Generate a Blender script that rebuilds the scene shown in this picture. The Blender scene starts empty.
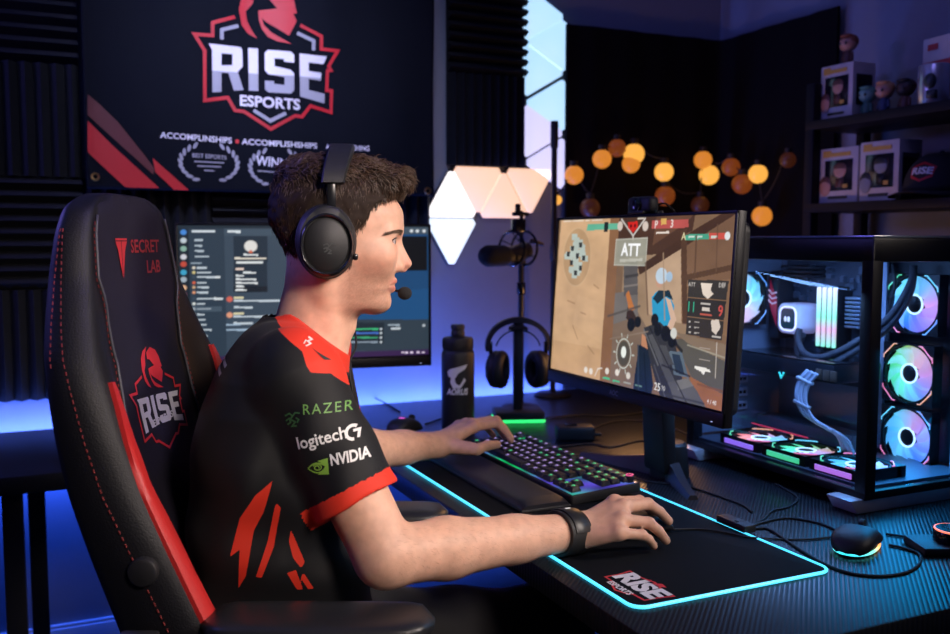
import bpy, bmesh, math, random
import numpy as np
from mathutils import Vector, Matrix
from mathutils.bvhtree import BVHTree
from math import sin, cos, pi, radians as R
random.seed(7); rng = np.random.default_rng(7)
SC = bpy.context.scene
COL = SC.collection

# ---------------------------------------------------------------- camera geometry
F, IW, IH = 928.0, 950, 634
YAW, PIT, CZ = R(24.6), R(4.7), 1.25
fw = np.array([sin(YAW)*cos(PIT), cos(YAW)*cos(PIT), -sin(PIT)])
rt = np.array([cos(YAW), -sin(YAW), 0.0])
up = np.cross(rt, fw)
CAM = np.array([0, 0, CZ])
def at(x, y, z=None, X=None, Y=None, d=None):
    """point in the room seen at photo pixel x, y on the given plane (z, X or Y) or depth d"""
    r = fw + rt*(x-IW/2)/F + up*(IH/2-y)/F
    if z is not None: t = (z-CZ)/r[2]
    elif X is not None: t = X/r[0]
    elif Y is not None: t = Y/r[1]
    else: t = d
    return Vector(CAM + r*t)

# ---------------------------------------------------------------- materials
MATS = {}
def srgb(c):
    c = c.lstrip('#'); o = []
    for i in (0, 2, 4):
        v = int(c[i:i+2], 16)/255
        o.append(v/12.92 if v <= .04045 else ((v+.055)/1.055)**2.4)
    return tuple(o)
def nd(nt, t, **k):
    n = nt.nodes.new(t)
    for a, v in k.items():
        if hasattr(n, a): setattr(n, a, v)
        else: n.inputs[a.replace('_', ' ')].default_value = v
    return n
def mat(name, col=(.5, .5, .5), rough=.5, metal=0., emit=None, es=1., bump=0., bscale=200., var=.12, vscale=30., coat=0., spec=.5, sheen=0.):
    """principled material with a little procedural colour variation and noise bump"""
    if name in MATS: return MATS[name]
    if isinstance(col, str): col = srgb(col)
    if isinstance(emit, str): emit = srgb(emit)
    m = bpy.data.materials.new(name); m.use_nodes = True; nt = m.node_tree; L = nt.links
    p = nt.nodes['Principled BSDF']
    p.inputs['Roughness'].default_value = rough; p.inputs['Metallic'].default_value = metal
    p.inputs['Specular IOR Level'].default_value = spec
    p.inputs['Coat Weight'].default_value = coat; p.inputs['Sheen Weight'].default_value = sheen
    tc = nd(nt, 'ShaderNodeTexCoord')
    n = nd(nt, 'ShaderNodeTexNoise'); n.inputs['Scale'].default_value = vscale; n.inputs['Detail'].default_value = 3
    L.new(tc.outputs['Object'], n.inputs['Vector'])
    mx = nd(nt, 'ShaderNodeMix', data_type='RGBA')
    mx.inputs[6].default_value = (*[c*(1-var) for c in col], 1); mx.inputs[7].default_value = (*[min(1, c*(1+var)) for c in col], 1)
    L.new(n.outputs['Fac'], mx.inputs[0]); L.new(mx.outputs[2], p.inputs['Base Color'])
    if bump:
        b = nd(nt, 'ShaderNodeTexNoise'); b.inputs['Scale'].default_value = bscale; b.inputs['Detail'].default_value = 4
        L.new(tc.outputs['Object'], b.inputs['Vector'])
        bp = nd(nt, 'ShaderNodeBump'); bp.inputs['Strength'].default_value = bump; bp.inputs['Distance'].default_value = .002
        L.new(b.outputs['Fac'], bp.inputs['Height']); L.new(bp.outputs[0], p.inputs['Normal'])
    if emit is not None:
        p.inputs['Emission Color'].default_value = (*emit, 1); p.inputs['Emission Strength'].default_value = es
    MATS[name] = m
    return m
def attr_emit(name, attr, strength, rough=.25):
    """glowing surface whose light comes from a colour attribute (a lit display)"""
    if name in MATS: return MATS[name]
    m = bpy.data.materials.new(name); m.use_nodes = True; nt = m.node_tree
    p = nt.nodes['Principled BSDF']; p.inputs['Base Color'].default_value = (.01, .01, .012, 1); p.inputs['Roughness'].default_value = rough
    a = nd(nt, 'ShaderNodeAttribute', attribute_name=attr)
    nt.links.new(a.outputs['Color'], p.inputs['Emission Color']); p.inputs['Emission Strength'].default_value = strength
    MATS[name] = m
    return m
def attr_color(name, attr, rough=.6, spec=.4, bump=0, bscale=300):
    if name in MATS: return MATS[name]
    m = bpy.data.materials.new(name); m.use_nodes = True; nt = m.node_tree
    p = nt.nodes['Principled BSDF']; p.inputs['Roughness'].default_value = rough; p.inputs['Specular IOR Level'].default_value = spec
    a = nd(nt, 'ShaderNodeAttribute', attribute_name=attr); nt.links.new(a.outputs['Color'], p.inputs['Base Color'])
    MATS[name] = m
    return m
def glass(name, tint=(.9, .95, 1), refl=.035):
    if name in MATS: return MATS[name]
    m = bpy.data.materials.new(name); m.use_nodes = True; nt = m.node_tree; nt.nodes.clear()
    o = nd(nt, 'ShaderNodeOutputMaterial'); t = nd(nt, 'ShaderNodeBsdfTransparent'); g = nd(nt, 'ShaderNodeBsdfGlossy'); x = nd(nt, 'ShaderNodeMixShader')
    t.inputs[0].default_value = (*tint, 1); g.inputs['Roughness'].default_value = .03
    lw = nd(nt, 'ShaderNodeLayerWeight'); lw.inputs[0].default_value = .5
    pw = nd(nt, 'ShaderNodeMath', operation='POWER'); pw.inputs[1].default_value = 5; ma = nd(nt, 'ShaderNodeMath', operation='MULTIPLY_ADD'); ma.inputs[1].default_value = .5; ma.inputs[2].default_value = refl
    nt.links.new(lw.outputs['Facing'], pw.inputs[0]); nt.links.new(pw.outputs[0], ma.inputs[0]); nt.links.new(ma.outputs[0], x.inputs[0]); nt.links.new(t.outputs[0], x.inputs[1]); nt.links.new(g.outputs[0], x.inputs[2]); nt.links.new(x.outputs[0], o.inputs[0])
    MATS[name] = m
    return m

# ---------------------------------------------------------------- objects
RM = {}                                   # object name -> matrix of the thing it belongs to
def _m(o): return RM.get(o.name, Matrix())
def tag(o, label, cat, group=None, kind=None):
    o['label'] = label; o['category'] = cat
    if group: o['group'] = group
    if kind: o['kind'] = kind
    return o
def thing(name, label, cat, loc=(0, 0, 0), rz=0., group=None, rot=None):
    o = bpy.data.objects.new(name, None); COL.objects.link(o); o.empty_display_size = .05
    o.location = loc; o.rotation_euler = rot if rot else (0, 0, rz)
    RM[o.name] = Matrix.Translation(Vector(loc)) @ o.rotation_euler.to_matrix().to_4x4()
    return tag(o, label, cat, group)
def link_mesh(name, me, m, parent=None, world=False, smooth=40):
    o = bpy.data.objects.new(name, me); COL.objects.link(o)
    if m: me.materials.append(m)
    if parent:
        o.parent = parent; RM[o.name] = _m(parent)
        if world: me.transform(_m(parent).inverted())
    if smooth:
        me.polygons.foreach_set('use_smooth', [True]*len(me.polygons))
        if smooth < 180: me.set_sharp_from_angle(angle=R(smooth))
    me.update()
    return o
def structure(o): o['kind'] = 'structure'; return o
def copy_tree(o, parent=None):
    c = o.copy(); COL.objects.link(c)
    if parent: c.parent = parent
    for ch in list(o.children): copy_tree(ch, c)
    return c

# ---------------------------------------------------------------- mesh builder
def frame(o, x, y):
    x = Vector(x).normalized(); y = Vector(y); z = x.cross(y).normalized(); y = z.cross(x)
    m = Matrix((x, y, z)).transposed().to_4x4(); m.translation = Vector(o); return m
def zrot(a): return Matrix.Rotation(a, 4, 'Z')
class MB:
    def __init__(s, M=None): s.bm = bmesh.new(); s.M = M or Matrix()
    def _tf(s, vs, M=None):
        T = s.M @ M if M is not None else s.M
        for v in vs: v.co = T @ v.co
    def box(s, c, size, rot=None, bev=0., seg=2):
        b = bmesh.new(); bmesh.ops.create_cube(b, size=1)
        for v in b.verts: v.co = Vector((v.co.x*size[0], v.co.y*size[1], v.co.z*size[2]))
        if bev: bmesh.ops.bevel(b, geom=b.edges[:], offset=min(bev, min(size)*.49), segments=seg, affect='EDGES', profile=.5)
        T = Matrix.Translation(Vector(c))
        if rot is not None: T = T @ (rot if isinstance(rot, Matrix) else Matrix.Rotation(rot, 4, 'Z'))
        s.add(b, T); return s
    def add(s, b, T=None):
        T = s.M @ (T if T is not None else Matrix()); b.verts.ensure_lookup_table(); n = {}
        for v in b.verts: n[v] = s.bm.verts.new(T @ v.co)
        flip = T.determinant() < 0
        for f in b.faces:
            vs = [n[v] for v in f.verts]
            try: s.bm.faces.new(vs[::-1] if flip else vs)
            except ValueError: pass
        b.free(); return s
    def raw(s, vs, fs, T=None):
        T = s.M @ T if T is not None else s.M
        n = [s.bm.verts.new(T @ Vector(v)) for v in vs]
        for f in fs:
            try: s.bm.faces.new([n[i] for i in f])
            except ValueError: pass
        return s
    def loft(s, secs, caps=True, closed=True, loop=False):
        n = len(secs[0]); rows = [[s.bm.verts.new(s.M @ Vector(p)) for p in r] for r in secs]
        k = len(rows)
        for i in range(k if loop else k-1):
            a, b = rows[i], rows[(i+1) % k]
            for j in range(n if closed else n-1):
                q = (a[j], a[(j+1) % n], b[(j+1) % n], b[j])
                try: s.bm.faces.new(q)
                except ValueError: pass
        if caps and closed and not loop:
            s.bm.faces.new(rows[0][::-1]); s.bm.faces.new(rows[-1])
        return s
    def tube(s, pts, r, seg=8, caps=True, loop=False):
        P = [Vector(p) for p in pts]; n = len(P)
        rs = r if hasattr(r, '__len__') else [r]*n
        t0 = (P[1]-P[0]).normalized(); a = t0.orthogonal().normalized(); secs = []
        for i in range(n):
            if loop: t = (P[(i+1) % n]-P[i-1]).normalized()
            else: t = (P[min(i+1, n-1)]-P[max(i-1, 0)]).normalized()
            a = (a - t*a.dot(t)).normalized(); b = t.cross(a)
            secs.append([P[i]+(a*cos(2*pi*j/seg)+b*sin(2*pi*j/seg))*rs[i] for j in range(seg)])
        return s.loft(secs, caps=caps, loop=loop)
    def cyl(s, p0, p1, r0, r1=None, seg=24, bev=0.):
        p0, p1 = Vector(p0), Vector(p1); r1 = r0 if r1 is None else r1
        if bev:
            d = (p1-p0).normalized(); e = bev*.3
            return s.tube([p0, p0+d*e, p0+d*bev, p1-d*bev, p1-d*e, p1], [r0-bev, r0-e, r0, r1, r1-e, r1-bev], seg)
        return s.tube([p0, p1], [r0, r1], seg)
    def lathe(s, prof, seg=32, T=None, caps=True):
        """prof: (radius, height) pairs about local z"""
        T = T or Matrix()
        return s.loft([[T @ Vector((max(r, 1e-5)*cos(2*pi*j/seg), max(r, 1e-5)*sin(2*pi*j/seg), z)) for j in range(seg)] for r, z in prof], caps=caps)
    def ball(s, c, r, seg=16, T=None):
        r = r if hasattr(r, '__len__') else (r, r, r); b = bmesh.new()
        bmesh.ops.create_uvsphere(b, u_segments=seg, v_segments=max(6, seg//2), radius=1)
        M = Matrix.Translation(Vector(c)) @ (T or Matrix()) @ Matrix.Diagonal((*r, 1)); return s.add(b, M)
    def torus(s, c, R_, r, T=None, seg=32, ms=8, a0=0., a1=2*pi, sx=1., sy=1.):
        T = Matrix.Translation(Vector(c)) @ (T or Matrix()); full = abs(a1-a0-2*pi) < 1e-6
        n = seg if full else seg+1
        pts = [T @ Vector((R_*sx*cos(a0+(a1-a0)*i/seg), R_*sy*sin(a0+(a1-a0)*i/seg), 0)) for i in range(n)]
        return s.tube(pts, r, ms, loop=full)
    def prism(s, poly, z0, z1, T=None, bev=0.):
        b = bmesh.new(); vs = [b.verts.new((x, y, z0)) for x, y in poly]; f = b.faces.new(vs)
        f.normal_update()
        if f.normal.z > 0: f.normal_flip()
        g = bmesh.ops.extrude_face_region(b, geom=[f]); vv = [e for e in g['geom'] if isinstance(e, bmesh.types.BMVert)]
        bmesh.ops.translate(b, verts=vv, vec=(0, 0, z1-z0))
        bmesh.ops.recalc_face_normals(b, faces=b.faces[:])
        if bev: bmesh.ops.bevel(b, geom=b.edges[:], offset=bev, segments=2, affect='EDGES', profile=.5)
        return s.add(b, T)
    def build(s, name, m, parent=None, world=False, smooth=40, subsurf=0):
        bmesh.ops.recalc_face_normals(s.bm, faces=s.bm.faces[:])
        me = bpy.data.meshes.new(name); s.bm.to_mesh(me); s.bm.free()
        o = link_mesh(name, me, m, parent, world, smooth)
        if subsurf:
            q = o.modifiers.new('Subdivision', 'SUBSURF'); q.levels = q.render_levels = subsurf
        return o
def spline(pts, n=8, loop=False):
    """Catmull-Rom through pts"""
    P = [Vector(p) for p in pts]; out = []; k = len(P)
    for i in range(k if loop else k-1):
        if loop: a, b, c, d = P[i-1], P[i], P[(i+1) % k], P[(i+2) % k]
        else: a, b, c, d = P[max(i-1, 0)], P[i], P[i+1], P[min(i+2, k-1)]
        for j in range(n):
            t = j/n
            out.append(.5*((2*b)+(c-a)*t+(2*a-5*b+4*c-d)*t*t+(3*b-a-3*c+d)*t**3))
    if not loop: out.append(P[-1])
    return out
def rrect(w, h, r, n=5):
    o = []
    for cx, cy, a in ((w/2-r, h/2-r, 0), (-w/2+r, h/2-r, pi/2), (-w/2+r, -h/2+r, pi), (w/2-r, -h/2+r, 1.5*pi)):
        o += [(cx+r*cos(a+pi/2*i/n), cy+r*sin(a+pi/2*i/n)) for i in range(n+1)]
    return o

# ---------------------------------------------------------------- flat lettering and marks
def _curve_mesh(cu):
    o = bpy.data.objects.new('tmp', cu); COL.objects.link(o)
    dg = bpy.context.evaluated_depsgraph_get(); dg.update()
    me = bpy.data.meshes.new_from_object(o.evaluated_get(dg))
    vs = [(v.co.x, v.co.y) for v in me.vertices]; fs = [tuple(p.vertices) for p in me.polygons]
    bpy.data.objects.remove(o); bpy.data.curves.remove(cu); bpy.data.meshes.remove(me)
    return vs, fs
def text2d(s, size, bold=0., align='CENTER', space=1., shear=0., w=None, res=3):
    cu = bpy.data.curves.new('t', 'FONT'); cu.body = s; cu.size = size; cu.offset = bold*size; cu.align_x = align; cu.align_y = 'CENTER'
    cu.space_character = space; cu.shear = shear; cu.resolution_u = res; cu.dimensions = '2D'; cu.fill_mode = 'FRONT'
    vs, fs = _curve_mesh(cu)
    if w and vs:
        xs = [v[0] for v in vs]; k = w/(max(xs)-min(xs)); vs = [(x*k, y) for x, y in vs]
    return vs, fs
def poly2d(loops):
    cu = bpy.data.curves.new('p', 'CURVE'); cu.dimensions = '2D'; cu.fill_mode = 'FRONT'
    for lp in loops:
        sp = cu.splines.new('POLY'); sp.points.add(len(lp)-1); sp.use_cyclic_u = True
        for q, (x, y) in zip(sp.points, lp): q.co = (x, y, 0, 1)
    return _curve_mesh(cu)
def stroke2d(pts, w, closed=False):
    P = [Vector((*p, 0)) for p in pts]; n = len(P); vs = []
    for i in range(n):
        a = P[i-1] if (closed or i) else None; b = P[(i+1) % n] if (closed or i < n-1) else None
        d0 = (P[i]-a).normalized() if a is not None else (b-P[i]).normalized()
        d1 = (b-P[i]).normalized() if b is not None else d0
        n0 = Vector((-d0.y, d0.x, 0)); n1 = Vector((-d1.y, d1.x, 0)); m = (n0+n1)
        m = m.normalized() if m.length > 1e-6 else n0
        k = w/2/max(.35, m.dot(n0))
        vs += [tuple((P[i]+m*k)[:2]), tuple((P[i]-m*k)[:2])]
    fs = [(2*i, 2*i+1, 2*((i+1) % n)+1, 2*((i+1) % n)) for i in range(n if closed else n-1)]
    return vs, fs
def merge2d(*ms):
    V, Fc = [], []
    for vs, fs in ms:
        k = len(V); V += list(vs); Fc += [tuple(i+k for i in f) for f in fs]
    return V, Fc
def xf2d(m, dx=0, dy=0, s=1., a=0., fn=None):
    vs, fs = m
    vs = [(dx+s*(x*cos(a)-y*sin(a)), dy+s*(x*sin(a)+y*cos(a))) for x, y in vs]
    if fn: vs = [fn(x, y) for x, y in vs]
    return vs, fs
def decal(name, m2, T, m, parent=None, world=True, bvh=None, lift=.0008, cuts=0., fn=None):
    """flat mark laid on a surface. T: frame (x right, y up, z outwards); bvh: surface (same space) it is pressed on"""
    b = bmesh.new(); vs = [b.verts.new((x, y, 0)) for x, y in m2[0]]
    for f in m2[1]:
        try: b.faces.new([vs[i] for i in f])
        except ValueError: pass
    if cuts:
        bmesh.ops.triangulate(b, faces=b.faces[:])
        for _ in range(6):
            lg = [e for e in b.edges if e.calc_length() > cuts]
            if not lg: break
            bmesh.ops.subdivide_edges(b, edges=lg, cuts=1)
            bmesh.ops.triangulate(b, faces=[f for f in b.faces if len(f.verts) > 3])
    z = (T.to_3x3() @ Vector((0, 0, 1))).normalized()
    for v in b.verts:
        p = T @ v.co
        if bvh:
            h = bvh.ray_cast(p+z*.15, -z, .4)
            p = h[0]+z*lift if h[0] else p
        elif fn: p = fn(p)
        else: p = p+z*lift
        v.co = p
    me = bpy.data.meshes.new(name); b.to_mesh(me); b.free()
    return link_mesh(name, me, m, parent, world, 0)
def bvh_of(o):
    me = o.data; return BVHTree.FromPolygons([v.co.copy() for v in me.vertices], [tuple(p.vertices) for p in me.polygons])

# ---------------------------------------------------------------- tiny painter for the lit displays
class Img:
    def __init__(s, w, h, bg='#000000'):
        s.w, s.h = w, h; s.a = np.zeros((h, w, 3), np.float32); s.a[:] = srgb(bg)
        s.X, s.Y = np.meshgrid((np.arange(w)+.5)/w, (np.arange(h)+.5)/h)   # 0..1, y down
        s.asp = w/h
    def put(s, k, c, al=1.):
        c = np.array(srgb(c) if isinstance(c, str) else c, np.float32); k = np.clip(k, 0, 1)[..., None]*al
        s.a = s.a*(1-k)+c*k
    def rect(s, x0, y0, x1, y1, c, al=1.):
        ex, ey = s.w, s.h
        k = np.clip((s.X-x0)*ex+.5, 0, 1)*np.clip((x1-s.X)*ex+.5, 0, 1)*np.clip((s.Y-y0)*ey+.5, 0, 1)*np.clip((y1-s.Y)*ey+.5, 0, 1)
        s.put(k, c, al)
    def ell(s, x, y, rx, c, ry=None, al=1., ring=0.):
        ry = rx*s.asp if ry is None else ry
        q = np.sqrt(((s.X-x)/rx)**2+((s.Y-y)/ry)**2); k = np.clip((1-q)*rx*s.w+.5, 0, 1)
        if ring: k = k*np.clip((q-(1-ring))*rx*s.w+.5, 0, 1)
        s.put(k, c, al)
    def poly(s, pts, c, al=1.):
        ins = np.zeros(s.X.shape, bool); n = len(pts)
        for i in range(n):
            (x0, y0), (x1, y1) = pts[i], pts[(i+1) % n]
            if y0 == y1: continue
            ins ^= ((y0 > s.Y) != (y1 > s.Y)) & (s.X < (x1-x0)*(s.Y-y0)/(y1-y0)+x0)
        s.put(ins.astype(np.float32), c, al)
    def line(s, pts, wd, c, al=1.):
        for (x0, y0), (x1, y1) in zip(pts[:-1], pts[1:]):
            px, py = s.X-x0, (s.Y-y0)/s.asp; dx, dy = x1-x0, (y1-y0)/s.asp
            t = np.clip((px*dx+py*dy)/(dx*dx+dy*dy+1e-12), 0, 1)
            s.put(np.clip((wd/2-np.hypot(px-t*dx, py-t*dy))*s.w+.5, 0, 1), c, al)
    def text(s, t, x, y, size, c, al=1., bold=.01):
        vs, fs = text2d(t, size, bold); k = np.zeros(s.X.shape, np.float32)
        for f in fs:
            p = [(x+vs[i][0], y-vs[i][1]*s.asp) for i in f]
            xs = [q[0] for q in p]; ys = [q[1] for q in p]
            x0, x1 = max(0, int(min(xs)*s.w)-1), int(max(xs)*s.w)+2; y0, y1 = max(0, int(min(ys)*s.h)-1), int(max(ys)*s.h)+2
            X, Y = s.X[y0:y1, x0:x1], s.Y[y0:y1, x0:x1]; acc = np.zeros(X.shape, np.float32)
            for ox in (-.25, .25):
                for oy in (-.25, .25):
                    A, B = X+ox/s.w, Y+oy/s.h; ins = np.zeros(X.shape, bool)
                    for i in range(len(p)):
                        (u0, v0), (u1, v1) = p[i], p[(i+1) % len(p)]
                        if v0 == v1: continue
                        ins ^= ((v0 > B) != (v1 > B)) & (A < (u1-u0)*(B-v0)/(v1-v0)+u0)
                    acc += ins*.25
            k[y0:y1, x0:x1] = np.maximum(k[y0:y1, x0:x1], 0)+acc
        s.put(k, c, al)
    def noise(s, amt, cells=12, seed=1):
        g = np.random.default_rng(seed); n = np.zeros((s.h, s.w), np.float32)
        for o in range(3):
            q = cells*2**o; t = g.random((q+2, q+2)); u = s.X*q; v = s.Y*q; i = u.astype(int); j = v.astype(int); fu = u-i; fv = v-j
            n += ((t[j, i]*(1-fu)+t[j, i+1]*fu)*(1-fv)+(t[j+1, i]*(1-fu)+t[j+1, i+1]*fu)*fv-.5)/2**o
        s.a *= (1+amt*n)[..., None]
    def mesh(s, name, W, H, T, m, parent, world=True):
        """one flat grid, W x H metres, in frame T (x right, y up), colours in a vertex attribute"""
        w, h = s.w, s.h
        xs = (np.arange(w)/(w-1)-.5)*W; ys = (.5-np.arange(h)/(h-1))*H
        gx, gy = np.meshgrid(xs, ys); co = np.stack([gx, gy, np.zeros_like(gx)], -1).reshape(-1, 3)
        A = np.array(T); co = co@A[:3, :3].T+A[:3, 3]
        i = np.arange(w*h).reshape(h, w); q = np.stack([i[1:, :-1], i[1:, 1:], i[:-1, 1:], i[:-1, :-1]], -1).reshape(-1, 4)
        me = np_mesh(name, co, q)
        ca = me.color_attributes.new('scr', 'FLOAT_COLOR', 'POINT')
        ca.data.foreach_set('color', np.concatenate([np.clip(s.a, 0, 4).reshape(-1, 3), np.ones((w*h, 1))], 1).astype(np.float32).ravel())
        return link_mesh(name, me, m, parent, world, 0)
def np_mesh(name, co, q):
    me = bpy.data.meshes.new(name); k = q.shape[1]
    me.vertices.add(len(co)); me.vertices.foreach_set('co', np.asarray(co, np.float32).ravel())
    me.loops.add(len(q)*k); me.loops.foreach_set('vertex_index', q.astype(np.int32).ravel())
    me.polygons.add(len(q)); me.polygons.foreach_set('loop_start', (np.arange(len(q))*k).astype(np.int32))
    me.update(calc_edges=True); me.validate()
    return me
# ================================================================ room shell
WY, WX = 2.78, 2.26
M_wall = mat('painted_wall', (.20, .225, .28), .7, bump=.15, bscale=140, var=.05)
def plane_box(name, c, s, m): return structure(MB().box(c, s).build(name, m, smooth=0))
plane_box('wall_back', (-.12, WY+.05, 1.35), (4.96, .1, 2.7), M_wall)
plane_box('wall_right', (WX+.05, .64, 1.35), (.1, 4.28, 2.7), M_wall)
plane_box('wall_left', (-2.55, .64, 1.35), (.1, 4.28, 2.7), M_wall)
plane_box('wall_front', (-.12, -1.55, 1.35), (4.96, .1, 2.7), M_wall)
plane_box('ceiling', (-.12, .64, 2.75), (4.96, 4.48, .1), mat('ceiling_paint', (.5, .5, .52), .8, var=.04))
M_floor = mat('dark_carpet', (.05, .05, .06), .9, bump=.6, bscale=400, var=.3, vscale=80)
plane_box('floor', (-.12, .64, -.05), (4.96, 4.48, .1), M_floor)
M_trim = mat('trim_paint', (.55, .55, .57), .45, var=.03)
def baseboard(name, x0, x1, y0, y1):
    b = MB()
    if x1-x0 > y1-y0: b.box(((x0+x1)/2, y1-.008, .085), (x1-x0, .016, .17), bev=.004).box(((x0+x1)/2, y1-.006, .174), (x1-x0, .012, .012), bev=.004)
    else: b.box((x1-.008, (y0+y1)/2, .085), (.016, y1-y0, .17), bev=.004).box((x1-.006, (y0+y1)/2, .174), (.012, y1-y0, .012), bev=.004)
    structure(b.build(name, M_trim))
baseboard('baseboard_back', -2.5, WX-.02, WY-.016, WY)
baseboard('baseboard_right', WX-.016, WX, -1.5, WY-.02)

# ================================================================ acoustic foam
M_foam = mat('charcoal_foam', (.012, .013, .017), .95, bump=.5, bscale=600, var=.25, spec=.2)
def foam(cx, cz, w, h, vert, label, group):
    b = MB(); n = 9; d0, d1 = .014, .042
    L = w if vert else h; prof = [(0, 0)]
    for i in range(n):
        a = L*i/n
        prof += [(a+.0005, d0), (a+L/n*.5, d1), (a+L/n-.0005, d0)]
    prof += [(L, 0)]
    secs = []
    for e in (0, 1):
        secs.append([((t-w/2, -d, (e-.5)*h) if vert else ((e-.5)*w, -d, t-h/2)) for t, d in prof])
    b.loft(secs)
    o = b.build('acoustic_foam', M_foam, smooth=0); o.location = (cx, WY-.0002, cz)
    tag(o, label, 'acoustic panel', group)
names = ['leftmost column', 'second column from left', 'third column from left', 'fourth column, under banner end']
rows = [(.97, 'row above the desk'), (1.27, 'row at the banner hem'), (1.57, 'row beside red stripes'), (1.87, 'topmost row')]
for ci in range(4):
    for ri in range(4):
        if ci and ri > 1: continue
        if ci in (1, 2, 3) and ri == 0 and ci == 3: continue
        cx = .09-.17+.34*ci
        v = (ci+ri) % 2 == 0
        foam(cx, rows[ri][0], .338, .298, v, 'black foam tile with %s ridges, %s, %s' % ('upright' if v else 'level', names[ci], rows[ri][1]), 'foam tiles around the banner')
xa, xb = at(446, 100, Y=WY).x, at(523, 100, Y=WY).x
foam((xa+xb)/2, 1.93, xb-xa, .29, False, 'black foam tile with level ridges, upper one right of the banner', 'foam tiles right of the banner')
foam((xa+xb)/2, 1.638, xb-xa, .29, True, 'black foam tile with upright ridges, lower one right of the banner', 'foam tiles right of the banner')

# ================================================================ banner
M_pback0 = mat('hook_steel', (.2, .2, .22), .3, 1.)
BY = 2.70
ban = thing('team_banner', 'large black fabric team banner with red and white shield crest hung over the foam', 'banner', (.61, BY, 1.39))
bx0, bx1, bz0, bz1 = at(87, 189, Y=BY).x, at(433, 197, Y=BY).x, 1.388, 2.36
def bfold(x, z):
    t = (z-bz0)/(bz1-bz0)
    y = .010*sin(19*x-5*z+.6)*(.35+.65*t)+.006*sin(41*x+9*z)*t+.005*sin(7*z+2*x)
    e = min(x-bx0, bx1-x); y -= .012*math.exp(-e/.03)*(1 if e > -1 else 0)
    return BY+y*.75
M_cloth = mat('black_banner_cloth', (.0030, .0042, .009), .8, bump=.25, bscale=900, var=.1, spec=.12)
def grid_cloth(nx, nz, f):
    co = [f(i/nx, j/nz) for j in range(nz+1) for i in range(nx+1)]
    fs = [(j*(nx+1)+i, j*(nx+1)+i+1, (j+1)*(nx+1)+i+1, (j+1)*(nx+1)+i) for j in range(nz) for i in range(nx)]
    return co, fs
co, fs = grid_cloth(110, 90, lambda u, v: (bx0+(bx1-bx0)*u, bfold(bx0+(bx1-bx0)*u, bz0+(bz1-bz0)*v), bz0+(bz1-bz0)*v))
cl = MB().raw(co, fs).build('cloth', M_cloth, ban, world=True, smooth=180)
q = cl.modifiers.new('Solidify', 'SOLIDIFY'); q.thickness = .0015; q.offset = 1
def bp(px_, py_): p = at(px_, py_, Y=BY); return (p.x, p.z)
TB = Matrix(((1, 0, 0, 0), (0, 0, -1, 0), (0, 1, 0, 0), (0, 0, 0, 1)))     # x right, y up, z towards the room
def bprint(name, m2, m, lift=.0025, cuts=.03):
    return decal(name, m2, TB, m, cl, True, cuts=cuts, fn=lambda p: Vector((p.x, bfold(p.x, p.z)-lift, p.z)))
def c6(pts): return [bp(180+x/4.529, y/4.529) for x, y in pts]
def c1(pts): return [bp(x/3.02, y/3.02) for x, y in pts]
def clip_y(m2, f, keep_low):
    """cut a flat mesh with the line y = f[0] + f[1]*x"""
    b = bmesh.new(); vs = [b.verts.new((*v, 0)) for v in m2[0]]
    for k in m2[1]:
        try: b.faces.new([vs[i] for i in k])
        except ValueError: pass
    bmesh.ops.bisect_plane(b, geom=b.verts[:]+b.edges[:]+b.faces[:], plane_co=(0, f[0], 0), plane_no=(-f[1], 1, 0), clear_outer=keep_low, clear_inner=not keep_low)
    b.verts.index_update(); r = [tuple(v.co[:2]) for v in b.verts], [tuple(v.index for v in k.verts) for k in b.faces]; b.free(); return r
P_red = mat('red_print', (.50, .006, .016), .5, var=.06); P_dred = mat('dark_red_print', (.10, .012, .016), .6, var=.1)
P_wht = mat('white_print', (.72, .70, .78), .5, var=.04); P_gry = mat('grey_print', (.34, .34, .40), .5, var=.05)
RISE = [[(130, 197), (275, 212), (283, 225), (285, 300), (262, 325), (288, 408), (245, 410), (220, 330), (188, 328), (188, 415), (147, 418), (145, 225)],
        [(188, 240), (238, 245), (238, 295), (188, 295)],
        [(310, 215), (355, 218), (355, 412), (312, 410)],
        [(385, 238), (400, 225), (500, 235), (515, 250), (515, 285), (470, 280), (470, 268), (428, 264), (428, 300), (500, 318), (515, 335), (515, 410), (500, 425), (400, 418), (385, 405), (385, 365), (425, 367), (425, 380), (472, 386), (472, 350), (400, 335), (385, 318)],
        [(540, 243), (665, 256), (650, 290), (582, 283), (582, 322), (640, 330), (638, 365), (582, 358), (582, 408), (655, 425), (655, 468), (542, 438)]]
SHIELD = [(250, 75), (148, 103), (148, 160), (65, 155), (112, 230), (112, 455), (217, 441), (250, 500), (290, 505), (410, 585), (520, 525), (550, 530), (590, 480), (685, 508), (688, 410), (666, 408), (669, 320), (685, 318), (674, 300), (715, 230), (640, 222), (640, 165), (545, 115)]
INNER = [[(265, 115), (190, 135), (190, 178)], [(530, 150), (605, 185), (605, 228)], [(333, 500), (408, 548), (478, 513)]]
PLUME = [[(268, 40), (275, 10), (285, -30), (330, -75), (400, -95), (365, -60), (345, -30), (330, 15), (300, 48), (305, 90), (325, 130), (352, 172), (310, 150), (282, 112)],
         [(358, 45), (442, 38), (400, -10), (370, -15), (380, -60), (440, -85), (490, -60), (515, -10), (522, 30), (530, 60), (512, 62), (528, 95), (510, 130), (492, 162), (440, 128), (392, 98), (372, 78), (382, 112), (420, 150), (503, 200), (440, 187), (400, 165), (374, 130), (360, 85)]]
let = poly2d([c6(l) for l in RISE]); x0 = c6([(130, 318)])[0]; x1 = c6([(660, 355)])[0]
sl = (x1[1]-x0[1])/(x1[0]-x0[0]); line = (x0[1]-sl*x0[0], sl)
bprint('lettering', clip_y(let, line, False), P_wht); bprint('lettering', clip_y(let, line, True), P_gry)
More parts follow.
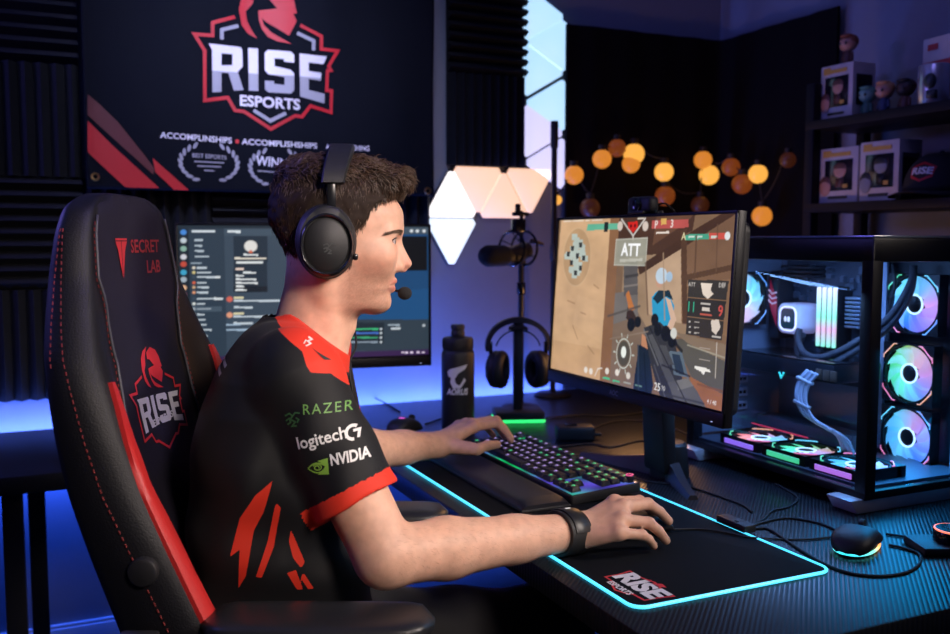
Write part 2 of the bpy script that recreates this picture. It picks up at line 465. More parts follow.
bprint('crest_outline', stroke2d(c6(SHIELD), .0095), P_red, .002)
for l in INNER: bprint('crest_corner', stroke2d(c6(l), .010), P_gry, .002)
bprint('crest_plume', poly2d([c6(l) for l in PLUME]), P_red, .002)
def btext(s, p0, p1, h, m, bold=.02):
    a, b = bp(*p0), bp(*p1); w = math.hypot(b[0]-a[0], b[1]-a[1]); an = math.atan2(b[1]-a[1], b[0]-a[0])
    bprint('lettering', xf2d(text2d(s, h/.7, bold, w=w), (a[0]+b[0])/2, (a[1]+b[1])/2, 1, an), m, .003)
btext('ESPORTS', (180+270/4.529, 457/4.529), (180+540/4.529, 478/4.529), .029, P_wht, .03)
btext('ACCOMPLINSHIPS', (160, 135.5), (232, 141), .0155, P_wht); btext('ACCOMPLISHSHIPS', (241.5, 142), (317, 146.5), .0155, P_wht); btext('ACCOMPLISHING', (326, 147), (369, 149), .0155, P_wht)
d = bp(237, 141.5); bprint('crest_dot', ([(d[0]+.006*cos(i*pi/4), d[1]+.006*sin(i*pi/4)) for i in range(8)], [tuple(range(8))]), P_red)
def laurel(cx, cy):
    c = bp(cx, cy)
    for s in (-1, 1):
        ms = []
        for i in range(9):
            a = R(-62+124*i/8) ; ex, ez = c[0]+s*.078*cos(a), c[1]+.053*sin(a)
            t = a*1.0+R(60)
            leaf = [(.011*cos(k*pi/4)*1.0, .0048*sin(k*pi/4)) for k in range(8)]
            ms.append(([(ex+s*(u*cos(t)-v*sin(t)), ez+u*sin(t)+v*cos(t)) for u, v in leaf], [tuple(range(8))]))
        bprint('laurel_branch', merge2d(*ms), P_gry)['kind'] = 'stuff'
laurel(209, 163); laurel(277, 168)
btext('BEST ESPORTS', (192, 155.5), (226, 158), .011, P_gry)

for a_, b_ in (((194, 161.5), (224, 163)), ((197, 166), (221, 167)), ((204, 170.5), (214, 171)), ((257, 171), (298, 174))): bprint('small_print', stroke2d([bp(*a_), bp(*b_)], .0032), P_gry)
btext('WINNER', (255, 161), (300, 166), .026, P_wht, .03); 
def tri2(pts): return poly2d([c1(pts)])
bprint('corner_stripe', tri2([(264, 285), (300, 315), (355, 368), (465, 508), (462, 528), (264, 348)]), P_dred)
bprint('corner_stripe', tri2([(264, 365), (345, 445), (480, 569), (378, 566), (264, 460)]), P_red)
bprint('corner_stripe', tri2([(460, 478), (570, 575), (525, 574), (468, 520)]), P_red)
for gx in (bx0+.025, bx1-.02): MB().tube([(gx, WY-.0005, bz1-.026), (gx, BY-.012, bz1-.026), (gx, BY-.014, bz1-.02)], .003, 6).build('hook', M_pback0, ban, world=True)
M_brass = mat('brass', (.55, .36, .16), .3, 1.)
for gx, gz in ((at(95, 177, Y=BY).x, at(95, 177, Y=BY).z), (at(427, 191, Y=BY).x, at(427, 191, Y=BY).z), (bx0+.025, bz1-.03), (bx1-.02, bz1-.03)):
    MB().torus((gx, bfold(gx, gz)-.003, gz), .0085, .0032, Matrix.Rotation(pi/2, 4, 'X'), 20, 6).build('grommet', M_brass, ban, world=True)

# ================================================================ light panels on the wall
def panel_emit(name, c1_, c2_, s):
    m = mat(name, (.6, .6, .6), .4); nt = m.node_tree; p = nt.nodes['Principled BSDF']
    tc = nd(nt, 'ShaderNodeTexCoord'); g = nd(nt, 'ShaderNodeTexNoise'); g.inputs['Scale'].default_value = 4
    r = nd(nt, 'ShaderNodeMix', data_type='RGBA'); r.inputs[6].default_value = (*srgb(c1_), 1); r.inputs[7].default_value = (*srgb(c2_), 1)
    nt.links.new(tc.outputs['Object'], g.inputs['Vector']); nt.links.new(g.outputs['Fac'], r.inputs[0]); nt.links.new(r.outputs[2], p.inputs['Emission Color'])
    p.inputs['Emission Strength'].default_value = s; return m
PC = [panel_emit('panel_cyan', '#9ad2ff', '#bfe2ff', 1.15), panel_emit('panel_ice', '#c4dcff', '#a8dcff', 1.15), panel_emit('panel_lilac', '#c9c4ff', '#d8d8ff', 1.1),
      panel_emit('panel_white', '#fff6f4', '#ffffff', 1.5), panel_emit('panel_peach', '#ffc49e', '#ffd4b6', 1.05), panel_emit('panel_sky', '#cfe6ff', '#e8f4ff', 1.25)]
M_pback = mat('panel_back', (.08, .07, .08), .5)
def light_panel(cx, cz, s, ang, m, label, group):
    o = thing('wall_light', label, 'light panel', (cx, WY-.0002, cz), 0, group)
    def tri(s, t):
        v = [Vector((s/math.sqrt(3)*cos(ang+i*2*pi/3), s/math.sqrt(3)*sin(ang+i*2*pi/3))) for i in range(3)]; o_ = []
        for i in range(3):
            o_ += [tuple(v[i].lerp(v[i-1], t)), tuple(v[i].lerp(v[(i+1) % 3], t))]
        return o_
    T = Matrix.Rotation(pi/2, 4, 'X')
    MB().prism(tri(s, .10), .0, .012, T).build('panel_base', M_pback, o, smooth=30)
    MB().prism(tri(s*.965, .10), .0122, .02, T, bev=.002).build('diffuser', m, o, smooth=30)
gs = 'glowing triangle panels in the tall strip'
xl, xr = at(524, 90, Y=WY-.02).x, at(566, 90, Y=WY-.02).x; s_ = .196; hs_ = xr-xl
ys = [(0, 15, 0, 'topmost piece of the tall strip'), (1, 44, 0, 'second piece from the top'), (0, 71, 0, 'third piece from the top'), (1, 104, 0, 'fourth piece from the top'), (0, 132, 2, 'fifth piece from the top'), (1, 163, 2, 'lowest piece of the tall strip')]
for side, y, ci, w in ys:
    z = at(545, y, Y=WY-.02).z; ri = s_/(2*math.sqrt(3))
    cx = xl+ri-.004 if side == 0 else xr-ri+.004
    light_panel(cx, z, s_, 0 if side == 0 else pi, PC[ci], 'glowing %s triangle light panel beside the curtain, %s' % ('lilac' if ci == 2 else 'pale cyan', w), gs)
gs = 'glowing triangle panels in the low cluster'
s2 = .194; h2 = s2*.866; zt = at(500, 167, Y=WY-.02).z
for px_, row, upw, ci, lab in ((452, 0, True, 3, 'white upright triangle light panel at the left of the low cluster'), (478, 0, False, 4, 'peach inverted triangle light panel next to the white one'),
                               (504, 0, True, 4, 'peach upright triangle light panel behind the microphone'), (530, 0, False, 4, 'peach inverted triangle light panel next to the black pole'),
                               (452, 1, False, 5, 'pale blue inverted triangle light panel lowest of the cluster')):
    cx = at(px_, 195, Y=WY-.02).x; zc = zt-row*h2-(h2*2/3 if upw else h2/3)
    light_panel(cx, zc, s2, pi/2 if upw else -pi/2, PC[ci], 'glowing '+lab, gs)

# ================================================================ dark curtain in the corner
M_curt = mat('black_curtain', (.005, .0048, .006), .95, bump=.15, bscale=300, var=.04, spec=.1)
path = []; xA = at(567, 25, Y=WY-.04).x
for i in range(91): path.append((xA+(2.205-xA)*i/90, 2.735))
for i in range(1, 10): a = i/10*pi/2; path.append((2.205+.02*sin(a), 2.715+.02*cos(a)))
yB = at(835, 15, X=2.215).y
for i in range(91): path.append((2.225, 2.715-(2.715-yB)*i/90))
secs = []
for z in np.linspace(.03, 1.968, 24):
    row = []
    for i, (x, y) in enumerate(path):
        k = .0035*sin(i*.31)+.003*sin(i*.11+z)
        row.append((x, y+k*.8, z) if i < 95 else (x+k*.8, y, z))
    back = [(x+(.0 if i < 95 else .012), y+(.012 if i < 95 else 0), z) for i, (x, y, z) in enumerate(row)][::-1]
    secs.append(row+back)
cu = MB().loft(secs).build('curtain', M_curt, smooth=50)
tag(cu, 'black backdrop curtain drawn around the corner of the room', 'curtain')

# ================================================================ string lights
st = thing('string_lights', 'string of warm round bulbs glowing in front of the black curtain', 'string lights', (2.0, 2.66, 1.55))
E_b = [mat('bulb_bright', (.02, .01, .005), .4, emit='#ffb24c', es=1.05), mat('bulb_warm', (.02, .01, .005), .4, emit='#ee9034', es=.8), mat('bulb_dim', (.02, .01, .005), .4, emit='#a8501e', es=.42), mat('bulb_faint', (.02, .01, .005), .4, emit='#5a2a16', es=.3)]
M_wire = mat('black_wire', (.01, .01, .01), .6)
bl = [(574, 175, 1, 9.5), (602, 159, 1, 9.5), (617, 148, 2, 9), (634, 154, 0, 10.5), (631, 164, 1, 9), (664, 172, 0, 9.5), (665, 196, 2, 10), (703, 160, 1, 9), (709, 175, 0, 10), (731, 167, 2, 9), (742, 184, 2, 10), (758, 174, 0, 9.5), (788, 160, 3, 8), (762, 216, 1, 10), (590, 208, 3, 10), (700, 205, 3, 9), (557, 200, 0, 5)]
pos = []
for x, y, k, r in bl:
    p = at(x, y, Y=2.655)
    if p.x > 2.15: p = at(x, y, X=2.15)
    dep = (np.array(p)-CAM)@fw; rad = r/F*dep
    MB().ball(p, rad, 20).build('bulb', E_b[k], st, world=True, smooth=180)
    MB().cyl(p+Vector((0, 0, rad*.9)), p+Vector((0, 0, rad*1.45)), rad*.42, seg=12).build('bulb_socket', M_wire, st, world=True)
    pos.append(p+Vector((0, 0, rad*1.4)))
pos.sort(key=lambda p: p.x-p.y)
w = MB()
for a, b in zip(pos[:-1], pos[1:]):
    m_ = (a+b)/2+Vector((0, 0, -.02)); w.tube(spline([a, m_, b], 5), .0022, 5)
w.build('wire', M_wire, st, world=True)

# ================================================================ shelf unit on the right
M_shelf = mat('dark_blue_grey_shelf', (.008, .008, .012), .55, var=.1, spec=.2)
SX0, SX1, SYA, SYB = 2.01, 2.24, 2.085, .95
sh = thing('shelf_unit', 'dark metal shelf unit with collectibles against the right wall', 'shelf', (2.125, 1.5, 0))
for x in (SX0+.015, SX1-.015):
    for y in (SYA-.015, SYB+.015): MB().box((x, y, 1.70/2), (.03, .032, 1.70), bev=.003).build('post', M_shelf, sh, world=True)
Z1, Z2 = 1.594, 1.357
for z in (Z1, Z2, .95, .5, .12): MB().box(((SX0+SX1)/2, (SYA+SYB)/2, z-.013), (SX1-SX0+.004, SYA-SYB-.004, .026), bev=.003).build('shelf_board', M_shelf, sh, world=True)
M_bw = mat('box_white', (.55, .52, .50), .5); M_bwin = mat('box_window', (.012, .012, .016), .15); M_yel = mat('box_yellow', (.6, .35, .06), .5); M_red = mat('box_red', (.42, .03, .05), .5)
M_blk = mat('black_plastic', (.012, .012, .014), .45); M_skin2 = mat('toy_skin', (.5, .26, .18), .45); M_brn = mat('toy_brown', (.12, .045, .03), .5)
def toy(loc, s, head, hair, body, label, parent=None, rz=-pi/2):
    """small big-headed vinyl figure; faces local -y before rotation"""
    if parent is None: o = thing('vinyl_figure', label, 'figurine', loc, rz, 'vinyl figures on the shelf')
    else: o = parent
    T = Matrix.Identity(4) if parent is None else Matrix.Translation(Vector(loc)) @ zrot(rz)
    def bl_(name, m, *balls):
        b = MB(T)
        for c, r in balls: b.ball(tuple(k*s for k in c), tuple(k*s for k in r), 20)
        return b.build(name, m, o, world=False, smooth=180)
    bl_('head', head, ((0, 0, .70), (.30, .27, .27)))
    bl_('hair', hair, ((0, .03, .75), (.315, .28, .25)), ((0, -.12, .93), (.22, .14, .06)))
    bl_('eyes', M_blk, ((-.12, -.25, .68), (.045, .03, .05)), ((.12, -.25, .68), (.045, .03, .05)))
    b = MB(T); b.lathe([(.13*s, 0), (.15*s, .05*s), (.17*s, .3*s), (.12*s, .45*s)], 16)
    for k in (-1, 1): b.cyl((k*.15*s, 0, .38*s), (k*.21*s, -.05*s, .14*s), .055*s, .05*s, 10)
    b.build('body', body, o)
    return o
def fig_box(name, p0, p1, X, z, d, h, accent, label, hair, skin, rz=0, win=True):
    """window box standing on a shelf: its face spans photo columns p0..p1 at depth plane X"""
    ya, yb = at(p0[0], p0[1], X=X).y, at(p1[0], p1[1], X=X).y; w = abs(ya-yb)
    o = thing(name, label, 'box', (X, (ya+yb)/2, z), -pi/2+rz, 'figure boxes on the shelves')    # local -y faces the room
    MB().box((0, d/2, h/2), (w, d, h), bev=.002).build('carton', M_bw, o)
    MB().box((.01*w, -.0006, h*.5), (w*.72, .002, h*.56), bev=.0005).build('window', M_bwin, o)
    MB().box((w/2+.0002, d*.5, h*.5), (.002, d*.7, h*.56)).build('window', M_bwin, o)
    MB().box((0, -.0008, h*.88), (w*.62, .002, h*.07)).box((-w*.30, -.0008, h*.90), (w*.22, .0022, h*.12)).build('title_band', accent, o)
    MB().box((0, -.0008, h*.10), (w*.5, .002, h*.05)).build('name_band', M_blk, o)
    m = MB(); m.ball((-w*.33, -.0015, h*.30), (w*.15, .004, h*.17), 20); m.build('printed_face', skin, o, smooth=180)
    m = MB(); m.ball((-w*.33, -.0005, h*.36), (w*.16, .0045, h*.14), 20); m.build('printed_hair', hair, o, smooth=180)
    m = MB(); m.ball((w*.05, -.001, h*.58), (w*.17, .004, h*.13), 20); m.build('printed_face', skin, o, smooth=180)
    m = MB(); m.ball((w*.05, -.0005, h*.64), (w*.18, .0045, h*.09), 20).box((w*.05, -.001, h*.36), (w*.2, .004, h*.16)); m.build('printed_hair', hair, o, smooth=180)
    m = MB(); m.box((w*.2, -.002, h*.30), (w*.12, .003, h*.07)); m.build('sticker', accent, o)
    return o
b1 = fig_box('figure_box', (820, 115), (852, 110), 2.04, Z1, .085, .152, M_yel, 'white window box on the top shelf with a small figure standing on it', M_brn, M_skin2)
fig_box('figure_box', (819, 198), (857, 194), 2.04, Z2, .085, .155, M_yel, 'white window box at the left end of the lower shelf', M_brn, M_skin2)
fig_box('figure_box', (859, 196), (898, 190), 2.035, Z2, .085, .16, M_yel, 'white and yellow window box beside the cap on the lower shelf', M_blk, mat('toy_grey', (.25, .27, .3), .5))
toy((2.085, at(848, 60, X=2.085).y, Z1+.153), .088, M_skin2, mat('toy_ginger', (.25, .07, .03), .5), M_brn, 'red haired figure standing on top of a white box')
toy((2.07, at(867, 110, X=2.07).y, Z1), .082, mat('toy_mint', (.18, .36, .30), .5), mat('toy_green', (.10, .28, .20), .5), mat('toy_green2', (.06, .18, .12), .5), 'green headed vinyl figure beside the white box')
toy((2.06, at(884, 108, X=2.06).y, Z1), .085, M_skin2, mat('toy_blond', (.55, .28, .12), .5), mat('toy_navy', (.03, .05, .12), .5), 'blond vinyl figure in the middle of the top shelf')
toy((2.08, at(905, 105, X=2.08).y, Z1), .085, mat('toy_dark', (.05, .025, .02), .5), M_blk, M_brn, 'dark brown vinyl figure beside the silver tin')
# tin and red box
yt = at(932, 100, X=2.05).y
tin = thing('tin', 'silver printed tin in front of the red and white box', 'tin', (2.055, yt, Z1))
MB().lathe([(.036, 0), (.038, .003), (.038, .096), (.036, .099), (.034, .1)], 32).build('can', mat('tin_silver', (.62, .66, .68), .25, .7), tin)
MB().ball((-.030, -.012, .055), (.012, .017, .022), 16).box((-.031, -.016, .022), (.012, .03, .02)).build('print', mat('tin_print', (.03, .05, .05), .4), tin, smooth=180)
rb = thing('card_box', 'red and white cardboard box standing at the right of the top shelf', 'box', (2.17, at(937, 100, X=2.12).y-.0, Z1), -pi/2-.12)
MB().box((0, 0, .095), (.13, .07, .19), bev=.002).build('carton', M_bw, rb)
MB().box((0, -.0352, .085), (.131, .002, .085)).build('red_band', M_red, rb)
MB().box((-.03, -.0352, .165), (.035, .002, .016)).build('emblem', M_red, rb); MB().ball((.035, -.0355, .075), (.012, .003, .014), 12).build('emblem', M_bw, rb)
# cap
yc = at(922, 192, X=2.07).y
cp = thing('baseball_cap', 'black baseball cap with a red and white crest on the lower shelf', 'cap', (2.115, yc-.02, Z2), -pi/2+.15)
M_cap = mat('black_twill', (.012, .012, .014), .8, bump=.4, bscale=800)
secs = []
for t in np.linspace(0, 1, 12):
    a = t*pi/2; secs.append([(.088*cos(a)**.75*cos(u), .1*cos(a)**.75*sin(u), .02+.1*sin(a)) for u in np.linspace(0, 2*pi, 33)[:-1]])
MB().loft(secs).build('crown', M_cap, cp, smooth=180)
pts = []
MB().loft([[(.085*cos(u)*(1+.0*e), -.06-(.075+.0)*e*max(0, sin(u))**.6-.02*sin(u), .018-.012*e*abs(cos(u))+h) for u in np.linspace(0, pi, 20)] for e, h in ((0, 0), (.5, .003), (1, 0), (1, -.003), (.5, .0), (0, -.003))], caps=False).build('brim', M_cap, cp, smooth=60)
T = frame((0, -.085, .068), (1, 0, 0), (0, .35, 1))
capb = bvh_of([c for c in cp.children if c.name.startswith('crown')][0])
decal('crest_outline', stroke2d([(-.026, -.014), (-.03, .012), (0, .024), (.03, .012), (.026, -.014), (0, -.026)], .006, True), T, P_red, cp, world=False, bvh=capb, lift=.002, cuts=.01)
decal('lettering', text2d('RISE', .026, .04, w=.056), T, mat('cap_white', (.7, .7, .72), .5), cp, world=False, bvh=capb, lift=.003, cuts=.01)
MB().ball((0, 0, .121), .006, 10).build('button', M_cap, cp)
# ================================================================ desks
DZ = .75
def carbon(name):
    m = mat(name, (.007, .008, .011), .34, var=.15, vscale=8, spec=.4); nt = m.node_tree; p = nt.nodes['Principled BSDF']
    tc = nd(nt, 'ShaderNodeTexCoord'); mp = nd(nt, 'ShaderNodeMapping'); mp.inputs['Rotation'].default_value = (0, 0, R(45))
    nt.links.new(tc.outputs['Object'], mp.inputs[0])
    w = nd(nt, 'ShaderNodeTexWave', wave_type='BANDS', bands_direction='X'); w.inputs['Scale'].default_value = 48
    w.inputs['Distortion'].default_value = .15
    nt.links.new(mp.outputs[0], w.inputs['Vector'])
    b = nd(nt, 'ShaderNodeBump'); b.inputs['Strength'].default_value = .32; b.inputs['Distance'].default_value = .0012
    nt.links.new(w.outputs['Fac'], b.inputs['Height']); nt.links.new(b.outputs[0], p.inputs['Normal'])
    r = nd(nt, 'ShaderNodeMapRange'); r.inputs[3].default_value = .28; r.inputs[4].default_value = .5
    nt.links.new(w.outputs['Fac'], r.inputs[0]); nt.links.new(r.outputs[0], p.inputs['Roughness'])
    return m
M_desk = carbon('carbon_weave_top'); M_dmet = mat('black_steel', (.012, .012, .014), .4, .3)
M_plas = mat('matte_black_plastic', (.014, .014, .016), .5, bump=.2, bscale=1500)
M_gloss = mat('gloss_black_plastic', (.008, .008, .01), .18)
M_rub = mat('black_rubber', (.01, .01, .011), .7)
dk = thing('gaming_desk', 'black carbon textured gaming desk carrying the keyboard, monitor and computer', 'desk', (1.25, 1.8, 0))
MB().box(((.668+1.86)/2, (.848+2.69)/2, DZ-.02), (1.192, 1.842, .04), bev=.004).build('desktop', M_desk, dk, world=True)
for x in (.76, 1.78):
    b = MB()
    for y in (1.0, 2.6): b.box((x, y, .365), (.06, .06, .67), bev=.004)
    b.box((x, 1.8, .69), (.06, 1.66, .035), bev=.003); b.box((x, 1.0, .015), (.07, .12, .03), bev=.004); b.box((x, 2.6, .015), (.07, .12, .03), bev=.004)
    b.build('leg_frame', M_dmet, dk, world=True)
sd = thing('side_desk', 'narrow black side desk against the back wall under the second monitor', 'desk', (-.2, 2.45, 0))
MB().box((-.27, 2.432, DZ-.02), (1.86, .524, .04), bev=.004).build('desktop', mat('black_laminate', (.008, .009, .012), .55, bump=.1, spec=.25), sd, world=True)
for x, y, w in ((at(15, 560, Y=2.22).x, 2.22, .042), (at(39, 560, Y=2.66).x, 2.66, .042), (-1.1, 2.22, .042), (-1.1, 2.66, .042), (.60, 2.66, .042)):
    MB().box((x, y, .357), (w, .042, .714), bev=.003).build('leg', M_dmet, sd, world=True)

# ================================================================ LED strips along the wall
M_led = mat('led_blue', (.1, .1, .5), .4, emit=(.05, .12, 1.0), es=6)
ls = MB(); ls.box((.35, 2.699, .728), (2.9, .008, .012), bev=.002); o = ls.build('led_strip', M_led)
tag(o, 'blue LED strip stuck along the back edge of the desks', 'LED strip')

# ================================================================ mouse pad
mp_ = thing('mouse_pad', 'large black desk pad with glowing cyan edge and team crest', 'desk pad', (.9, 1.49, DZ))
PX0, PX1, PY0, PY1 = .706, 1.058, 1.018, 1.945
pc_ = ((PX0+PX1)/2, (PY0+PY1)/2)
T0 = Matrix.Translation((*pc_, DZ))
M_pad = mat('pad_cloth', (.0055, .0065, .010), .9, bump=.35, bscale=1800, var=.15, spec=.12)
MB(T0).prism(rrect(PX1-PX0, PY1-PY0, .02, 6), .0, .004, bev=.0012).build('pad', M_pad, mp_, world=True)
MB(T0).tube([(x, y, .0035) for x, y in rrect(PX1-PX0+.003, PY1-PY0+.003, .0215, 6)], .0026, 8, loop=True).build('led_edge', mat('led_cyan', (.2, .6, .8), .4, emit='#46c8f0', es=1.7), mp_, world=True)
c = at(742, 524, z=.757)
c.x = PX1+.008
MB().box((c.x+.004, c.y, .760), (.026, .075, .014), bev=.003).build('control_box', M_plas, mp_, world=True)
MB().box((c.x-.003, c.y-.01, .7673), (.004, .008, .0008)).build('button', M_gloss, mp_, world=True)
TR = frame((.750, 1.086, DZ+.004), (0, -1, 0), (1, 0, 0))
prd = mat('pad_red', (.5, .02, .03), .7); pwh = mat('pad_white', (.62, .62, .66), .7)
decal('lettering', text2d('RISE', .050, .05, w=.098), Matrix.Translation((.009, 0, 0)) @ TR, pwh, mp_, lift=.0004)
decal('lettering', text2d('ESPORTS', .015, .04, w=.055), Matrix.Translation((-.023, .004, 0)) @ TR, pwh, mp_, lift=.0004)
decal('crest_outline', xf2d(stroke2d([(-.068, .036), (-.062, .006), (-.062, -.022), (-.03, -.024), (-.02, -.034), (0, -.042), (.02, -.034), (.03, -.024), (.062, -.022), (.062, .006), (.068, .036), (.03, .036), (0, .044), (-.03, .036)], .0045, True), s=.8), TR, prd, mp_, lift=.0003)
decal('crest_plume', poly2d([[(.0, .036), (.012, .052), (.03, .048), (.022, .040), (.03, .034)], [(-.02, .036), (-.012, .046), (-.004, .037)]]), TR @ Matrix.Scale(.8, 4), prd, mp_, lift=.0004)

# ================================================================ keyboard
KX0, KX1, KY0, KY1 = .876, 1.034, 1.478, 1.968
kb = thing('keyboard', 'black mechanical keyboard with green and violet key lighting', 'keyboard', ((KX0+KX1)/2, (KY0+KY1)/2, DZ+.004))
# local: x along the keys left to right (player's view), y towards the monitor
KT = frame(((KX0+KX1)/2, (KY0+KY1)/2, DZ+.004), (0, -1, 0), (1, 0, 0)); KL, KD = KY1-KY0, KX1-KX0
tilt = Matrix.Rotation(R(3.5), 4, 'X'); KT = KT @ Matrix.Translation((0, -.0, .0)) @ tilt; KT.translation.z += .006
MB(KT).prism(rrect(KL, KD, .006, 3), -.002, .016, bev=.002).build('case', M_plas, kb, world=True)
# light between the keys
im = Img(160, 50, '#041410'); X, Y = im.X, im.Y
g = np.clip(.55+.5*np.sin(9*X+3*Y+1), 0, 1)[..., None]
im.a = (np.array(srgb('#12c86c'))*g+np.array(srgb('#5a36c8'))*(1-g)).astype(np.float32)*(.35+.65*(np.sin(40*X)*np.sin(9*Y)+1)/2)[..., None]
im.mesh('backlight', KL-.010, KD-.012, KT @ Matrix.Translation((0, 0, .0163)), attr_emit('key_glow', 'scr', 1.1), kb)
U = (KL-.018)/18.35; V = (KD-.018)/6.3
keys = []
def row(y, spec):
    x = 0
    for s in spec:
        if s < 0: x -= s
        else: keys.append((x+s/2, y, s)); x += s
row(5.8, [1, -1, 1, 1, 1, 1, -.5, 1, 1, 1, 1, -.5, 1, 1, 1, 1, -.3, 1, 1, 1])
row(4.5, [1]*13+[2, -.3, 1, 1, 1]); row(3.5, [1.5]+[1]*12+[1.5, -.3, 1, 1, 1]); row(2.5, [1.75]+[1]*11+[2.25])
row(1.5, [2.25]+[1]*10+[2.75, -1.3, 1]); row(.5, [1.25, 1.25, 1.25, 6.25, 1.25, 1.25, 1.25, 1.25, -.3, 1, 1, 1])
M_key = mat('keycap_black', (.009, .009, .012), .45, bump=.2, bscale=2500)
M_leg = [mat('legend_violet', (.3, .2, .4), .5, emit='#b8a0e8', es=1.2), mat('legend_green', (.2, .4, .3), .5, emit='#2fd884', es=1.1)]
caches = {}
def keymesh(s):
    if s in caches: return caches[s]
    b = MB(); w, d = U*s-.0012, V-.0012; secs = []
    for z, k in ((0, 0), (.002, .0002), (.0085, .0026), (.0096, .0034), (.0098, .0045)):
        secs.append([(x, y+(.0004 if k else 0), z) for x, y in rrect(w-2*k, d-2*k, .0018, 3)])
    b.loft(secs); bmesh.ops.recalc_face_normals(b.bm, faces=b.bm.faces[:])
    me = bpy.data.meshes.new('keycap'); b.bm.to_mesh(me); b.bm.free(); me.materials.append(M_key); me.materials.append(M_leg[0]); me.materials.append(M_leg[1])
    me.polygons.foreach_set('use_smooth', [True]*len(me.polygons)); me.set_sharp_from_angle(angle=R(35))
    caches[s] = me; return me
legm = []
for k in range(2):
    b = MB(); b.box((0, 0, .0001), (.0062, .0028, .0006)).box((.0, -.0042, .0), (.003, .0014, .0005))
    me = bpy.data.meshes.new('key_legend'); b.bm.to_mesh(me); b.bm.free(); me.materials.append(M_leg[k]); legm.append(me)
KI = _m(kb).inverted() @ KT
for x, y, s in keys:
    o = bpy.data.objects.new('keycap', keymesh(s)); COL.objects.link(o); o.parent = kb
    o.matrix_local = KI @ Matrix.Translation((x*U-KL/2+.008, y*V-KD/2+.008+(.0 if y < 5 else -.002), .0185))
    l = bpy.data.objects.new('key_legend', legm[1 if (x > 14 or (y < 1 and x < 3) or random.random() < .15) else 0]); COL.objects.link(l); l.parent = o
    l.location = (-U*s*.0, .002, .0100)
MB(KT).cyl((KL/2-.016, KD/2-.016, .016), (KL/2-.016, KD/2-.016, .030), .0085, seg=24, bev=.0015).build('volume_knob', M_plas, kb, world=True)
MB(KT).torus((KL/2-.016, KD/2-.016, .0305), .0066, .0012, None, 24, 6).build('knob_light', mat('led_pink', (.5, .1, .3), .4, emit='#ff5a8c', es=.7), kb, world=True)
# wrist rest
wr = thing('wrist_rest', 'black cushioned wrist rest lying in front of the keyboard', 'wrist rest', (.818, 1.70, DZ+.004))
secs = []
WL = 1.952-1.47
for t in np.linspace(0, 1, 26):
    y = 1.47+WL*t; e = min(t, 1-t)*WL; k = 1-max(0, 1-e/.018)**2*.35
    secs.append([(.818+.050*cos(a)*(abs(cos(a))**-.6 if abs(cos(a)) > 1e-3 else 1)*(.98+.02*k), y, DZ+.0045+max(0, .0195*k*(abs(sin(a))**.55 if sin(a) > 0 else -.1*abs(sin(a))))) for a in np.linspace(0, 2*pi, 28, endpoint=False)])
MB().loft(secs).build('cushion', mat('leatherette', (.010, .010, .016), .40, bump=.35, bscale=700), wr, world=True, smooth=60)
MB().box((.818, 1.711, DZ+.0072), (.104, WL+.003, .0055), bev=.0015).build('base_plate', M_plas, wr, world=True)

# ================================================================ bottle
bp0 = at(458, 430, z=DZ)
bt = thing('water_bottle', 'tall black water bottle with a white falcon emblem standing on the desk', 'bottle', bp0)
MB().lathe([(.036, 0), (.0405, .002), (.0435, .008), (.0435, .20), (.0425, .208), (.039, .214), (.036, .216)], 48).build('body', mat('powder_black', (.014, .015, .017), .42, bump=.3, bscale=2500), bt)
MB().lathe([(.036, .214), (.039, .2155), (.040, .219), (.040, .243), (.0375, .247), (.02, .249), (.018, .2505)], 40).build('lid', M_plas, bt)
b = MB()
for i in range(36): a = 2*pi*i/36; b.box((.0402*cos(a), .0402*sin(a), .231), (.0016, .003, .022), rot=a, bev=.0005)
b.build('lid_ribs', M_plas, bt)
MB().lathe([(.017, .249), (.018, .252), (.018, .262), (.0165, .264), (.0165, .268), (.0185, .270), (.0185, .277), (.016, .281), (.004, .2815)], 28).build('spout', M_plas, bt)
dirc = (Vector((0, 0, 0))-Vector((bp0.x, bp0.y, 0))).normalized(); aw = math.atan2(dirc.y, dirc.x)
def on_cyl(p): 
    a = aw+(p.x-.002)/.0437; return Vector((.0439*cos(a), .0439*sin(a), p.z))
TBt = Matrix(((1, 0, 0, 0), (0, 0, -1, 0), (0, 1, 0, 0), (0, 0, 0, 1)))
k = .0026*.96
def bl2(pts): return [((x-457.5)*k, .2-(y-355)*k+.008) for x, y in pts]
pw = mat('emblem_white', (.72, .74, .78), .45)
falcon = [[(446.5, 374), (450, 371), (469, 366), (466, 371), (459, 375), (455, 381), (456, 386), (460, 388), (465, 380), (467, 383), (461, 391), (453, 391), (450, 385), (451, 380), (448, 379)]]
decal('emblem', poly2d([bl2(falcon[0])]), TBt, pw, bt, world=False, cuts=.008, fn=on_cyl)
decal('lettering', xf2d(text2d('AORUS', .022, .04, w=.060, shear=.2), 0, .2-(395-355)*k+.008), TBt, pw, bt, world=False, cuts=.008, fn=on_cyl)

